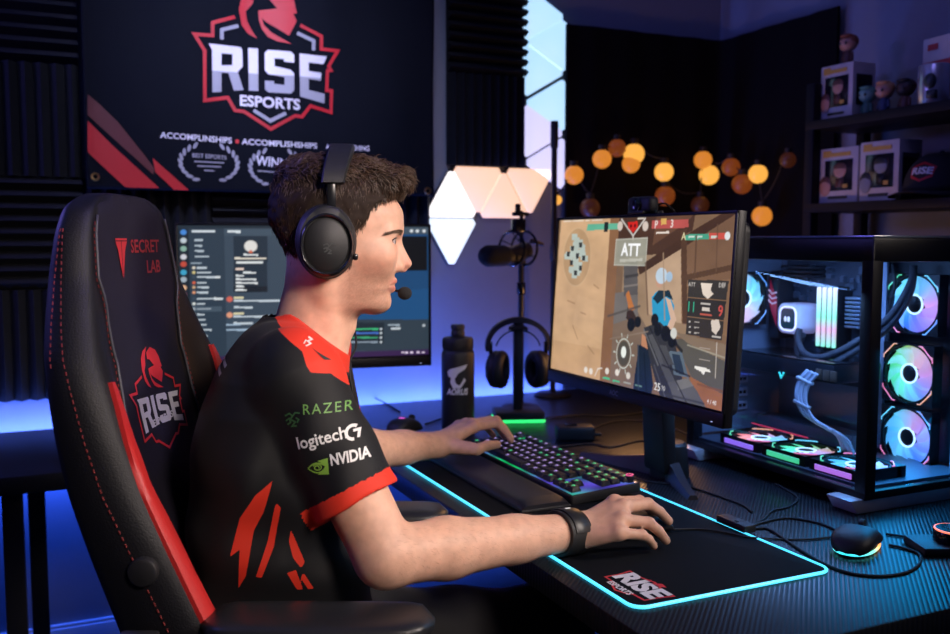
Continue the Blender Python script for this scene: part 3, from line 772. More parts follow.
# ================================================================ headphone stand and headphones
hp = at(518, 420, z=DZ); HA = R(20)
hs = thing('headphone_stand', 'black headphone stand with a green glowing base edge', 'headphone stand', hp, -HA)
MB().box((0, 0, .018), (.135, .10, .024), bev=.003).build('base', M_plas, hs)
MB().tube([(x, y, .0055) for x, y in rrect(.133, .098, .006, 4)], .0045, 8, loop=True).build('led_edge', mat('led_green', (.1, .5, .2), .4, emit='#2ee070', es=1.6), hs)
MB().box((0, .01, .15), (.026, .022, .25), bev=.005).build('post', M_plas, hs)
hd_z = at(519, 330, d=2.42).z-DZ
b = MB(); b.loft([[(.024*x_, y_, hd_z-.012+.012*math.cos(x_*1.2)+dz) for x_ in np.linspace(-1, 1, 9)] for y_, dz in ((-.022, 0), (.03, 0), (.03, -.01), (-.022, -.01))], closed=False, caps=False, loop=True); b.build('cradle', M_plas, hs)
hph = thing('headphones', 'black over-ear headphones hanging on the green lit stand', 'headphones', (hp.x, hp.y, hp.z+.03), -HA)
zc = at(519, 353, d=2.42).z-DZ-.03; top = hd_z-.03+.006; rr = .080
arc = [(rr*cos(a), .004, zc+(top-zc)*sin(a)) for a in np.linspace(R(-12), R(192), 30)]
b = MB()
b.loft([[(x*(1+q), y+s, z+(q*.0 if 1 else 0)+q*.10*max(0, (z-zc)/(top-zc))) for q, s in ((0, -.016), (.15, -.013), (.15, .013), (0, .016))] for x, y, z in arc]); b.build('headband', M_plas, hph)
arc2 = [(.062*cos(a), .004, zc-.01+(top-zc-.012)*sin(a)) for a in np.linspace(R(10), R(170), 24)]
MB().tube(arc2, .0022, 6).build('wire_bow', M_gloss, hph)
zcup = at(519, 378, d=2.42).z-DZ-.03
for s in (-1, 1):
    T = Matrix.Translation((s*.056, .0, zcup)) @ Matrix.Rotation(s*R(26), 4, 'Z') @ Matrix.Rotation(R(90), 4, 'Y')
    c_ = MB(); pr = [(.0, -.024), (.026, -.023), (.036, -.016), (.038, -.004), (.036, .002)] 
    c_.lathe([(r, z*s) for r, z in [(.001, .030), (.028, .029), (.040, .020), (.044, .008), (.043, 0)]], 28, T @ Matrix.Diagonal((1.2, .95, 1, 1))); c_.build('ear_cup', M_plas, hph)
    c_ = MB(); c_.torus((0, 0, 0), .031, .0160, T @ Matrix.Translation((0, 0, -.008*s)) @ Matrix.Diagonal((1.22, .98, 1, 1)), 28, 10); c_.build('ear_pad', mat('ear_pad_leather', (.015, .015, .017), .5, bump=.4, bscale=500), hph)
    MB().box((s*.077, .002, (zc-.012+zcup)/2+.012), (.010, .016, abs(zc-zcup)*.9+.02), bev=.003).build('yoke', M_gloss, hph)

# ================================================================ microphone on its stand
mpos = at(521, 330, Y=2.43)
ms_ = thing('microphone_stand', 'slim black microphone stand rising behind the headphones', 'microphone stand', (mpos.x, mpos.y, DZ))
mz = at(521, 250, Y=2.43).z-DZ
MB().lathe([(.0, .0), (.055, 0), (.058, .004), (.055, .012), (.02, .018), (.0, .019)], 32).build('base', M_dmet, ms_)
MB().cyl((0, 0, .015), (0, 0, mz-.03), .0085, seg=16).build('pole', M_dmet, ms_)
MB().cyl((0, 0, mz-.13), (0, 0, mz-.095), .0125, seg=16, bev=.002).build('clamp', M_gloss, ms_)
MB().cyl((.0, 0, mz-.04), (0, 0, mz+.115), .006, seg=12).box((0, 0, mz-.03), (.022, .022, .03), bev=.004).box((-.004, 0, mz+.105), (.05, .016, .012), bev=.003).box((-.012, 0, mz+.122), (.014, .014, .026), bev=.003).build('yoke', M_dmet, ms_)
mdir = Vector((-.93, -.36, 0)).normalized()
mc = thing('microphone', 'black cylindrical broadcast microphone in a shock mount above the headphones', 'microphone', (mpos.x-.02, mpos.y-.02, DZ+mz)); mc.scale = (1.3, 1.3, 1.3)
b = MB(); a0 = Vector((0, 0, 0))
b.tube([mdir*t+Vector((0, 0, -.012*(t > .0))) for t in (-.03, -.028, .02, .045)], [.010, .019, .0205, .0205], 24); b.build('body', M_plas, mc)
b = MB(); b.tube([mdir*t+Vector((0, 0, -.012)) for t in (.045, .05, .10, .112, .118)], [.022, .0235, .0235, .018, .008], 24); b.build('foam_grille', mat('mic_foam', (.012, .012, .013), .95, bump=.8, bscale=1200), mc, smooth=180)
TM = frame((0, 0, 0), (0, 0, 1), mdir.cross(Vector((0, 0, 1))))
for t, r in ((-.02, .038), (.022, .038)):
    b = MB(); b.torus(mdir*t+Vector((0, 0, .004)), r, .0032, TM, 28, 6); b.build('shock_ring', M_gloss, mc)
b = MB()
for i in range(6):
    a = i*pi/3; v = TM.to_3x3() @ Vector((cos(a), sin(a), 0)); b.tube([mdir*-.02+v*.037+Vector((0, 0, .004)), mdir*0+v*.021, mdir*.022+v*.037+Vector((0, 0, .004))], .0015, 5)
b.build('elastic_band', M_rub, mc)
MB().cyl(mdir*-.045+Vector((0, 0, .02)), mdir*-.085+Vector((0, 0, .012)), .006, .004, 12).build('plug', mat('dark_chrome', (.25, .25, .28), .25, 1.), mc)
MB().box((0, 0, .055), (.03, .02, .03), bev=.004).build('mount_block', M_gloss, mc)

# ================================================================ tall pole
pp = at(554, 200, Y=2.6)
po = thing('light_stand', 'tall thin black pole standing behind the monitor beside the light panels', 'pole', (pp.x, pp.y, DZ))
zt_ = at(554, 121, Y=2.6).z-DZ
MB().cyl((0, 0, .01), (0, 0, zt_-.08), .0095, seg=16).build('pole', M_dmet, po)
MB().cyl((0, 0, zt_-.085), (0, 0, zt_), .0125, seg=16, bev=.002).build('end_cap', M_rub, po)
MB().cyl((0, 0, zt_*.5), (0, 0, zt_*.5+.05), .0125, seg=16, bev=.002).build('collar', M_plas, po)
MB().lathe([(0, 0), (.06, 0), (.062, .004), (.05, .012), (.0, .014)], 32).build('base', M_dmet, po)

# ================================================================ mice, hub, dock
def mouse(loc, rz, label, L=.12, W=.064, H=.039, name='computer_mouse'):
    o = thing(name, label, 'mouse', loc, rz)
    secs = []
    for t in np.linspace(-1, 1, 19):
        e = (1-abs(t)**3.2)**(1/2.2) if abs(t) < 1 else .02
        e = max(e, .06); w = W/2*e*(1-.10*math.cos(t*2.2)); h = H*max(.12, (1-abs((t+.18)/1.2)**2.6))*(e**.35)
        secs.append([(w*(abs(cos(a))**.75)*(1 if cos(a) > 0 else -1), t*L/2, .002+h*(.5+.5*(abs(sin(a))**.8)*(1 if sin(a) > 0 else -1))) for a in np.linspace(0, 2*pi, 24, endpoint=False)])
    MB().loft(secs).build('shell', M_gloss if 0 else M_plas, o, smooth=60)
    b = MB(); b.cyl((-.004, L*.25, H*.87), (.004, L*.25, H*.87), .010, seg=20, bev=.001); b.build('scroll_wheel', M_rub, o)
    return o
m1 = mouse(at(405, 433, z=DZ), R(-60), 'small black mouse with a pink light beside the bottle', .11, .068, .04)
MB().ball((.0, -.012, .0395), (.013, .009, .003), 14).build('logo_light', mat('led_magenta', (.5, .1, .4), .4, emit='#e85ac8', es=1.2), m1, smooth=180)
mR = at(857, 552, z=DZ)
m2 = mouse((mR.x+.012, mR.y+.012, DZ), R(-62), 'black spare mouse with a rainbow lit base at the right of the desk', .115, .072, .037)
def rainbow(name):
    m = mat(name, (.3, .3, .3), .4); nt = m.node_tree; p = nt.nodes['Principled BSDF']; tc = nd(nt, 'ShaderNodeTexCoord'); s = nd(nt, 'ShaderNodeSeparateXYZ'); rp = nd(nt, 'ShaderNodeValToRGB'); mr = nd(nt, 'ShaderNodeMapRange')
    nt.links.new(tc.outputs['Generated'], s.inputs[0]); nt.links.new(s.outputs[1], rp.inputs[0])
    e = rp.color_ramp.elements; e[0].position = .0; e[0].color = (*srgb('#30d0e8'), 1); e[1].position = .95; e[1].color = (*srgb('#ff5020'), 1)
    for q, c_ in ((.35, '#7fe8c8'), (.55, '#ffc070'), (.75, '#ff8840')): k_ = e.new(q); k_.color = (*srgb(c_), 1)
    nt.links.new(rp.outputs[0], p.inputs['Emission Color']); p.inputs['Emission Strength'].default_value = 1.8; return m
b = MB(); b.tube([(.034*cos(a)*(1-.08*cos(2*a)), -.056*sin(a), .006) for a in np.linspace(0, 2*pi, 40, endpoint=False)], .0022, 8, loop=True); b.build('light_ring', rainbow('rainbow_ring'), m2)
mouse((.902, 1.283, DZ+.004), R(-82), 'black mouse under the player\'s right hand on the desk pad', .118, .062, .036)
# usb hub
hb = at(568, 440, z=DZ); hu = thing('usb_hub', 'small black box with cables on the desk behind the keyboard', 'hub', (hb.x+.02, hb.y, DZ), R(-20))
MB().box((0, 0, .018), (.095, .055, .036), bev=.007, seg=3).build('body', M_plas, hu); MB().box((-.01, 0, .037), (.03, .02, .004), bev=.001).build('button', M_gloss, hu)
MB().cyl((.047, -.005, .014), (.066, -.005, .012), .006, .0045, 12).build('plug', M_rub, hu)
# charging dock at the right edge
dq = at(950, 553, z=DZ); do = thing('charging_dock', 'black charging dock with an orange ringed puck at the right edge of the desk', 'dock', (dq.x+.02, dq.y+.01, DZ), R(-24))
MB().box((0, 0, .007), (.13, .075, .014), bev=.003).build('base', M_plas, do)
MB().lathe([(.028, .012), (.031, .016), (.031, .030), (.027, .035), (.0, .0355)], 32).build('puck', M_gloss, do)
MB().torus((0, 0, .0335), .0285, .0016, None, 32, 6).build('light_ring', mat('led_orange', (.5, .2, .1), .4, emit='#ff7a5a', es=1.6), do)

# ================================================================ cables on the desk
def cable(pts, label, r=.0021, z=DZ+.0024, name='cable'):
    P = [at(*p[:2], z=(p[2] if len(p) > 2 else z)) for p in pts]
    o = MB().tube(spline(P, 8), r, 7).build(name, M_rub, smooth=180); return tag(o, label, 'cable')
cable([(746, 527), (762, 520), (772, 511), (790, 506), (797, 497), (776, 484)], 'black cable running from the pad control box under the computer')
cable([(748, 530), (764, 528), (774, 532), (780, 536), (810, 556), (842, 571), (875, 576), (904, 573), (919, 564), (919, 554), (903, 548), (889, 545)], 'black cable looping from the pad box around to the spare mouse', .0023)
cable([(747, 528), (764, 522), (787, 518), (815, 522), (832, 528), (838, 533)], 'short black cable between the pad box and the spare mouse')
cable([(673, 529.5, DZ+.010), (690, 529, DZ+.0065), (705, 529.5, DZ+.0065), (728, 533, DZ+.0065), (747, 537, DZ+.0065), (775, 539), (805, 539.5), (832, 537)], 'black cable of the mouse under the hand crossing the pad edge', .0018)
cable([(886, 534), (907, 537), (920, 540), (932, 545)], 'black cable between the spare mouse and the charging dock')
cable([(600, 466), (640, 480), (689, 487), (738, 503), (752, 512)], 'black cable running behind the pad past the monitor foot')
cable([(345, 388), (360, 391), (385, 403), (400, 412)], 'thin black cable of the small mouse beside the bottle')
cable([(425, 424), (450, 417), (476, 420), (492, 414)], 'thin black cable behind the bottle')
cable([(546, 418), (580, 415), (610, 416), (640, 413), (672, 408)], 'black cable crossing the desk from the headphone stand')
cable([(588, 430), (612, 422), (640, 421), (672, 428), (690, 436)], 'black cable leaving the small box towards the monitor')
cable([(560, 447), (590, 444), (612, 447), (640, 441), (668, 444)], 'black cable passing in front of the small box')
# ================================================================ displays
def homography(src, dst):
    A = []
    for (x, y), (u, v) in zip(src, dst): A += [[x, y, 1, 0, 0, 0, -u*x, -u*y], [0, 0, 0, x, y, 1, -v*x, -v*y]]
    h = np.linalg.solve(np.array(A, float), np.array([q for d in dst for q in d], float))
    def f(x, y): w = h[6]*x+h[7]*y+1; return ((h[0]*x+h[1]*y+h[2])/w, (h[3]*x+h[4]*y+h[5])/w)
    return f
U4 = [(0, 0), (1, 0), (1, 1), (0, 1)]
M_bez = mat('bezel_black', (.007, .007, .009), .42, spec=.3)
def monitor(name, label, T, w, h, img, strength, brand):
    o = thing(name, label, 'monitor', (T.translation.x, T.translation.y, DZ))
    MB(T).box((0, 0, -.012), (w, h, .018), bev=.002).build('frame', M_bez, o, world=True)
    b = MB(T); b.prism(rrect(w*.96, h*.92, .02, 5), -.045, -.02, bev=.006); b.build('back_shell', M_plas, o, world=True)
    sw, sh_, oy = w-.014, h-.036, .012
    img.mesh('screen', sw, sh_, T @ Matrix.Translation((0, oy, -.0026)), attr_emit('lit_display' if brand else 'chat_display', 'scr', strength), o)
    b = MB(T)       # slim raised rim round the screen
    b.box((0, h/2-.003, -.001), (w, .006, .005), bev=.001).box((0, -h/2+.013, -.001), (w, .026, .005), bev=.001)
    b.box((-w/2+.003, 0, -.001), (.006, h, .005), bev=.001).box((w/2-.003, 0, -.001), (.006, h, .005), bev=.001)
    b.build('bezel', M_bez, o, world=True)
    if brand: decal('lettering', text2d(brand, .015, .02), T @ Matrix.Translation((-.03, -h/2+.012, .0016)), mat('brand_grey', (.16, .16, .18), .4), o)
    MB(T).box((w/2-.03, -h/2+.008, .0016), (.005, .0012, .0006)).build('power_light', mat('led_white', (.5, .5, .6), .4, emit='#b8c8ff', es=1.), o, world=True)
    return o
# ---- main monitor picture: a generic first-person shooter
q = homography([(562, 224.5), (742, 215.5), (725.5, 421), (553.5, 374)], U4)
def Q(pts): return [q(*p) for p in pts]
im = Img(380, 215, '#7d6048')
P = lambda pts, c, a=1.: im.poly(Q(pts), c, a)
P([(540, 200), (760, 200), (760, 450), (540, 450)], '#80644c')
P([(620, 215), (700, 212), (690, 270), (620, 262)], '#4e3628'); P([(626, 262), (700, 255), (690, 345), (622, 335)], '#a08468')
P([(648, 268), (684, 246), (684, 330), (650, 320)], '#bfa083'); P([(684, 240), (745, 212), (740, 300), (684, 300)], '#7c5d46'); P([(684, 290), (740, 284), (735, 345), (684, 330)], '#8d6c50')
P([(640, 272), (700, 232), (745, 205), (745, 214), (702, 242), (642, 280)], '#4a3325'); P([(684, 235), (690, 232), (690, 330), (685, 330)], '#573e2d'); P([(684, 281), (742, 268), (742, 274), (684, 287)], '#5a412f')
P([(655, 250), (690, 226), (700, 214), (660, 217)], '#6a4a37')
P([(606, 330), (640, 318), (655, 345), (650, 402), (600, 392)], '#806a58'); P([(610, 300), (640, 295), (640, 322), (610, 332)], '#77706b'); P([(626, 268), (640, 266), (640, 300), (626, 302)], '#5f5a58')
P([(676, 345), (700, 348), (742, 372), (732, 425), (700, 398)], '#5c584f'); P([(676, 338), (745, 356), (742, 376), (690, 350)], '#8a7560'); P([(692, 384), (742, 412), (735, 432), (700, 425)], '#9a6440')
P([(552, 376), (564, 222), (613, 221), (601, 392)], '#d3ab82'); P([(613, 221), (622, 221), (611, 398), (601, 392)], '#8c6445')
P([(552, 376), (555, 345), (603, 355), (601, 392)], '#c39a70', .5); P([(580, 300), (606, 310), (604, 350), (575, 330)], '#dcb48c', .35)
for a in ((570, 306, 577, 309), (575, 331, 580, 345), (590, 352, 596, 360), (583, 318, 588, 320), (596, 290, 601, 294)): im.line(Q([a[:2], a[2:]]), .004, '#9a7450', .8)
# overview map
c = q(579, 262); im.ell(c[0], c[1], .095, '#a98862', .185, .55); im.ell(c[0], c[1], .097, '#d8bc98', .19, .5, .03)
random.seed(3)
for k in range(46):
    a = random.random()*2*pi; r = random.random()**.5; x, y = 579+9.5*r*cos(a), 262+22*r*sin(a)
    if abs(x-579)/11+abs(y-262)/25 > 1.05: continue
    P([(x-2.6, y-3), (x+2.6, y-3), (x+2.6, y+3), (x-2.6, y+3)], '#b9c4ba')
for x, y in ((575, 253), (583, 250), (580, 261), (586, 263), (574, 268), (583, 273), (578, 278), (571, 259)): P([(x-1.6, y-2.6), (x+1.6, y-2.6), (x+1.2, y+2.6), (x-1.6, y+2.6)], '#3a3a36')
# teammate: a plain helmeted figure
P([(654, 303), (659, 297), (669, 296), (677, 312), (675, 336), (655, 334)], '#2f9cc8'); P([(655, 304), (661, 296), (672, 296), (676, 306), (668, 302), (660, 310)], '#18303e')
P([(668, 303), (673, 306), (679, 326), (673, 340), (669, 334), (673, 325)], '#d9b59c'); im.ell(*q(662, 287), .019, '#c89a80'); im.ell(*q(664, 281), .030, '#c6d8e6', .045); im.ell(*q(672, 282), .016, '#a9c4dc')
P([(655, 334), (676, 336), (680, 352), (660, 352)], '#23262b')
# rifle and arm
P([(641, 352), (650, 346), (655, 392), (652, 408), (634, 404), (637, 378)], '#1b2732'); P([(644, 340), (651, 346), (650, 356), (643, 352)], '#c88b66'); P([(630, 312), (636, 318), (642, 332), (636, 334), (628, 324)], '#3b2a22')
P([(646, 334), (662, 328), (676, 342), (683, 380), (694, 424), (664, 412), (652, 368)], '#343436'); P([(650, 342), (656, 340), (690, 412), (680, 416)], '#545456'); P([(671, 358), (684, 359), (691, 386), (676, 382)], '#5f6d78'); P([(674, 361), (682, 362), (687, 383), (678, 380)], '#2d3a48')
P([(670, 390), (690, 386), (700, 400), (712, 424), (680, 420)], '#5d5c5b'); P([(678, 388), (690, 386), (696, 394), (680, 398)], '#75736f'); P([(660, 352), (668, 352), (676, 372), (666, 372)], '#4b4b4d')
for x, y, r in ((633, 331, .022), (640, 328, .018), (657, 326, .02), (668, 340, .025), (674, 348, .02), (660, 336, .02)): im.ell(*q(x, y), r, '#15171a')
im.ell(*q(676, 340), .016, '#d8d8d0', .03)
P([(628, 300), (631, 296), (634, 306), (637, 316), (631, 316)], '#c87a40'); 
# top bar
P([(566, 229.5), (606, 227.5), (606, 233.5), (566, 236)], '#c7a37c', 0); P([(590, 228.6), (622, 226.8), (622, 233), (589, 235)], '#66b596'); P([(607, 226), (611, 226), (610, 236), (606, 236)], '#202b2a')
for x in (622.5, 648): im.ell(*q(x, 230), .016, '#d8c8bc')
P([(655, 224.5), (692, 222.5), (692, 231), (654, 233)], '#bb5650'); im.text('P', *q(659, 228.5), .034, '#f2e8e0'); im.text('3', *q(675, 227.5), .034, '#f2e8e0'); P([(664, 222), (669.5, 221.5), (669.5, 228), (664, 228.5)], '#e0b060')
P([(659, 236), (672, 235), (672, 237), (659, 238)], '#eadccf')
im.line(Q([(624, 223), (635.5, 240), (648, 222)]), .006, '#d8d0c8'); im.line(Q([(635.5, 240), (635.5, 245)]), .006, '#d8d0c8')
P([(630.5, 226), (640, 225), (640.5, 231), (635.5, 237), (630.5, 232)], '#d8281e'); im.ell(*q(633.5, 230), .006, '#601010'); im.ell(*q(637.5, 229.6), .006, '#601010')
for x0, x1 in ((566, 574), (575, 586), (588, 592), (594, 605), (640, 647)): P([(x0, 224.8-(x0-566)*.05), (x1, 224.8-(x1-566)*.05), (x1, 226.6-(x1-566)*.05), (x0, 226.6-(x0-566)*.05)], '#e8dccb', .8)
# team panel
P([(618.5, 244), (650, 242), (648, 270.5), (616.5, 270)], '#a5a494', .85); im.line(Q([(618.5, 244), (650, 242), (648, 270.5), (616.5, 270), (618.5, 244)]), .003, '#d8d6c8', .8)
im.text('ATT', *q(633, 255), .058, '#ffffff', bold=.03); P([(622, 264), (645, 263), (645, 266), (622, 267)], '#cfcdc0', .7)
# elimination line
P([(689, 238.5), (713, 237), (713, 243), (688, 244.5)], '#4fa98c'); P([(713, 237), (730, 236), (730, 242.5), (713, 243)], '#d8594c'); im.text('A', *q(687, 240.5), .032, '#ece0b0'); im.ell(*q(732, 239.5), .012, '#e8ecec'); 
for x0, x1 in ((692, 698), (700, 706), (715, 722)): P([(x0, 239.6), (x1, 239.2), (x1, 241.5), (x0, 242)], '#d8e8dc', .9)
# score panel
P([(691.5, 285), (733, 286), (730, 306), (690.5, 303)], '#3c3833'); P([(690.5, 304), (730, 307), (727.5, 327), (689.5, 322)], '#37332f'); P([(689.5, 323), (727.5, 328), (725, 348), (688.5, 341)], '#3d3732')
P([(704, 288), (716, 289), (714, 296), (717, 300), (711, 305), (706, 300)], '#e8d8c8'); im.text('11', *q(694, 313.5), .045, '#3fc49a', bold=.0); im.text('9', *q(724, 318), .045, '#e05a50'); im.text('ATT', *q(695, 290), .018, '#c8c0b8'); im.text('DEF', *q(726, 291), .018, '#c8c0b8')
P([(704, 308.5), (714, 309.5), (714, 311), (704, 310)], '#c8c0b8'); P([(705, 313.5), (713, 314.3), (713, 318), (705, 317)], '#e0d4c8'); P([(703, 319.5), (715, 320.8), (715, 322.5), (703, 321)], '#c86050')
for y in (327, 332.5, 338): P([(691.5, y), (693.5, y+.2), (693.3, y+2.2), (691.3, y+2)], '#c8c0b8'); P([(697, y+.6), (702, y+1.1), (702, y+2.7), (697, y+2.2)], '#b8b0a8')
P([(714, 327), (722, 326), (724, 334), (719, 342), (715, 338)], '#e6d6c8'); P([(715, 342), (724, 344), (724, 346), (715, 344)], '#c8c0b8')
# bottom read-outs
im.ell(*q(625.5, 360), .036, '#3a4038', .075, .75); im.ell(*q(625.5, 360), .043, '#e0e8dc', .09, .9, .07); im.ell(*q(625.5, 358.5), .015, '#eef2ea', .034)
for k in range(10): a = k*pi/5; im.line([(q(625.5, 360)[0]+.05*cos(a), q(625.5, 360)[1]+.1*sin(a)), (q(625.5, 360)[0]+.06*cos(a), q(625.5, 360)[1]+.12*sin(a))], .004, '#d8e0d4')
for x, y in ((588, 376), (593, 377.5), (609, 377.5), (619, 379), (630, 382.5)): im.ell(*q(x, y), .012, '#ece4d8', .02, .9)
im.line(Q([(597, 382), (600, 375), (604, 374.5)]), .004, '#e8e0d4')
for x, y, c in ((608, 384, '#4fc08a'), (618, 387, '#4fc08a'), (629, 389, '#a8a89c'), (640, 392, '#6a8a7c')): P([(x-3.5, y-1), (x+3.5, y+.6), (x+3.5, y+2.6), (x-3.5, y+1)], c)
im.text('25', *q(659, 394.5), .034, '#f4f0e8'); im.text('90', *q(665, 396), .02, '#d0ccc4')
P([(697, 373), (712, 377), (714, 381), (708, 379.5), (706, 383), (703, 379), (697, 376)], '#efeae2'); im.line(Q([(720, 350), (718, 386)]), .003, '#d0c4b8'); im.text('4 / 40', *q(714, 411), .018, '#e8e0d8')
for y in (354, 366): P([(702, y), (713, y+2), (713, y+3), (702, y+1)], '#b8aca0', .7)
for a, c_, w_ in (((646, 336, 660, 372), '#6e6e70', .006), ((652, 334, 690, 414), '#1c1c1e', .005), ((664, 372, 692, 384), '#202022', .006), ((668, 402, 706, 412), '#3a3a3a', .007), ((656, 372, 668, 408), '#5c5c5e', .004), ((672, 344, 684, 358), '#16181a', .012), ((648, 268, 650, 320), '#6d5441', .008), ((666, 258, 667, 326), '#a98c70', .006),
                 ((700, 240, 698, 280), '#5e4534', .008), ((722, 228, 720, 276), '#6a4f3c', .006), ((628, 282, 640, 280), '#3e3a38', .01), ((626, 292, 640, 290), '#8a8078', .006), ((610, 322, 642, 312), '#57504a', .008), ((690, 352, 735, 368), '#b0a894', .004), ((700, 392, 738, 404), '#7e5236', .006), ((612, 345, 650, 338), '#93806e', .004), ((640, 352, 640, 400), '#33414e', .008), ((646, 360, 648, 398), '#10181f', .006)):
    im.line(Q([a[:2], a[2:]]), w_, c_, .85)
im.noise(.24, 11, 4)
TMn = frame((1.083, 1.606, 1.111), (0, -1, 0), (sin(R(3.4)), 0, cos(R(3.4))))
mon = monitor('gaming_monitor', 'large black monitor showing a tan alley shooter game in front of the player', TMn, .635, .386, im, .93, 'AOC')
# V-shaped foot
nb = Vector((1.185, 1.594, DZ))
b = MB(); b.box((1.150, 1.594, .955), (.035, .075, .38), bev=.008, rot=Matrix.Rotation(R(-3.4), 4, 'Y')); b.build('stand_neck', M_plas, mon, world=True)
MB().box((1.125, 1.594, 1.08), (.06, .10, .10), bev=.006).build('stand_mount', M_plas, mon, world=True)
M_foot = mat('dark_metal_foot', (.10, .085, .09), .32, .7)
for ty in (1.425, 1.835):
    tip = Vector((1.116, ty, DZ)); d = tip-nb; n = Vector((-d.y, d.x, 0)).normalized()
    secs = []
    for t, w_, h_ in ((0, .022, .050), (.25, .019, .036), (.6, .015, .018), (1, .011, .009)):
        p = nb+d*t; secs.append([p-n*w_, p+n*w_, p+n*w_*.55+Vector((0, 0, h_)), p-n*w_*.55+Vector((0, 0, h_))])
    MB().loft(secs).build('stand_foot', M_foot, mon, world=True, smooth=20)
MB().lathe([(.04, 0), (.042, .004), (.036, .07), (.03, .075)], 24, Matrix.Translation((1.185, 1.594, DZ))).build('stand_hub', M_plas, mon, world=True)
# ---- webcam
wc = at(643, 205, X=1.105)
wb = thing('webcam', 'small black webcam clipped on top of the game monitor', 'webcam', wc, R(4))
MB().box((0, 0, 0), (.028, .075, .034), bev=.010, seg=3).build('body', M_plas, wb)
MB(Matrix.Rotation(-pi/2, 4, 'Y')).lathe([(.0125, .012), (.0135, .014), (.0125, .018), (.009, .0165), (.0, .016)], 24).build('lens', M_gloss, wb)
zc_ = 1.111+.194-wc.z
MB().box((.004, 0, (zc_-.017)/2-.004), (.022, .03, abs(zc_+.017)+.006), bev=.003).box((0.004, .0, zc_+.003), (.05, .05, .006), bev=.002).box((.034, 0, zc_-.016), (.006, .045, .045), bev=.002).build('clip', M_plas, wb)
pts = [Vector((.012, -.03, .0)), Vector((.025, -.045, .0)), Vector((.045, -.055, -.03)), Vector((.055, -.05, -.10)), Vector((.06, -.04, -.2))]
MB().tube(spline(pts, 6), .0018, 6).build('lead', M_rub, wb, smooth=180)

# ---- second monitor: chat application
y8 = R(-8); q = homography([(178, 229), (429.5, 227.5), (430.5, 356.5), (181, 364)], U4)
im = Img(320, 190, '#3c4c5c'); P = lambda pts, c, a=1.: im.poly(Q(pts), c, a)
def bar(x0, x1, y, h, c, a=1.): P([(x0, y-h/2), (x1, y-h/2), (x1, y+h/2), (x0, y+h/2)], c, a)
im.rect(0, 0, .042, 1, '#1c2833'); im.rect(.042, 0, .175, 1, '#2f3f4e'); im.rect(0, 0, 1, .025, '#26333f'); im.rect(.175, .025, 1, .075, '#445565')
for y, c in ((236, '#4d8fe0'), (244, '#c8d4dc'), (252, '#8fb8a8'), (260, '#d8d8e0'), (267, '#c85040'), (275, '#40a8d0'), (282, '#a8b8c4'), (290, '#e8b890'), (297, '#c87890'), (304, '#7fc0a0'), (312, '#60b8b0')): im.ell(*q(184, y), .0115, c)
for y, w_ in ((235, 20), (243.5, 8), (249, 7), (254, 9), (259.5, 14)): bar(192 if y < 240 else 195, 195+w_, y, 1.8, '#d8e2ea' if y < 240 else '#b8c6d2')
bar(191, 202, 266, 1.5, '#93a5b4')
for y, c, w_ in ((270.5, '#e8e0d0', 10), (275, '#e0d090', 14), (279.5, '#3c4c5c', 20), (285, '#e06848', 9), (289.5, '#d8b088', 12), (294.5, '#e8a078', 11), (300.5, '#3c4c5c', 26), (305.5, '#e8ece8', 8), (310.5, '#d8e0e8', 14), (316, '#e0d0c8', 7), (321, '#c8b8b0', 8), (326, '#d8d8d8', 9), (331, '#c0c8d0', 14), (337, '#c0c8d0', 10)):
    im.ell(*q(194, y), .006, c); bar(197, 197+w_, y, 1.7, '#c4d0da')
bar(190.5, 221, 310.5, 5, '#5a6c7c', .5); bar(215, 220, 279.5, 2.4, '#dfe6ea'); bar(214, 221, 300.5, 2.4, '#dfe6ea')
bar(227, 240, 235, 2.2, '#dfe8ee')
bar(233, 266.5, 266.5, 55, '#233240'); bar(233, 266.5, 291, 6, '#16212b'); im.ell(*q(250, 249), .025, '#e8e6e2'); im.ell(*q(250, 254.5), .007, '#d86a48'); bar(243, 257, 257.5, 2, '#e8ecee'); bar(234, 265.5, 261, 1.8, '#f0e8d8')
for y, x0, x1 in ((265, 236, 262), (271.5, 235, 243), (275, 242, 255), (278, 235, 243), (281.5, 235, 255), (285, 235, 257), (288.5, 235, 243), (292, 235, 246)): bar(x0, x1, y, 1.9, '#f0d8cc' if 270 < y < 273 else '#e8ecee')
for y, c in ((301, '#d86858'), (316.5, '#e8a080')): im.ell(*q(229, y), .012, c); bar(233, 243, y-1.5, 1.8, '#e0d8b0'); bar(233, 300, y+1.5, 1.8, '#c8d4de'); bar(233, 252, y+8, 2, '#c8d4de')
bar(226, 240, 326, 1.8, '#a8c0d8'); bar(226, 250, 331, 1.8, '#a8c0d8')
# right half: call window
P([(300, 236), (431, 236), (431, 321), (300, 321)], '#1d4a78'); P([(398, 238), (428, 238), (428, 272), (398, 272)], '#0c1014'); P([(300, 300), (431, 290), (431, 321), (300, 321)], '#20568a', .6)
P([(300, 321), (431, 321), (431, 352), (300, 352)], '#33414d'); P([(345, 324), (384, 324), (384, 345), (345, 345)], '#222e38')
for y, c in ((330.5, '#40c080'), (334.5, '#4878d8'), (339, '#40a878'), (343.5, '#90a0b0')): bar(348, 378, y, 1.6, c); im.ell(*q(381, y), .005, '#d8e0e8')
bar(388, 400, 326.5, 1.6, '#a8b8c4'); bar(391, 401, 330, 1.8, '#d0d8de'); im.ell(*q(425, 327), .006, '#c8d0d8')
bar(300, 431, 231, 4.5, '#4a5a68'); 
for x in (412, 418, 425): im.ell(*q(x, 232.5), .007, '#e8ecf0')
im.rect(0, .955, 1, 1, '#3a2450'); 
for x in (402, 406, 411, 418, 423): bar(x, x+3, 354, 1.8, '#e8d8f0')
im.rect(0, .66, .04, .955, '#1c2833'); 
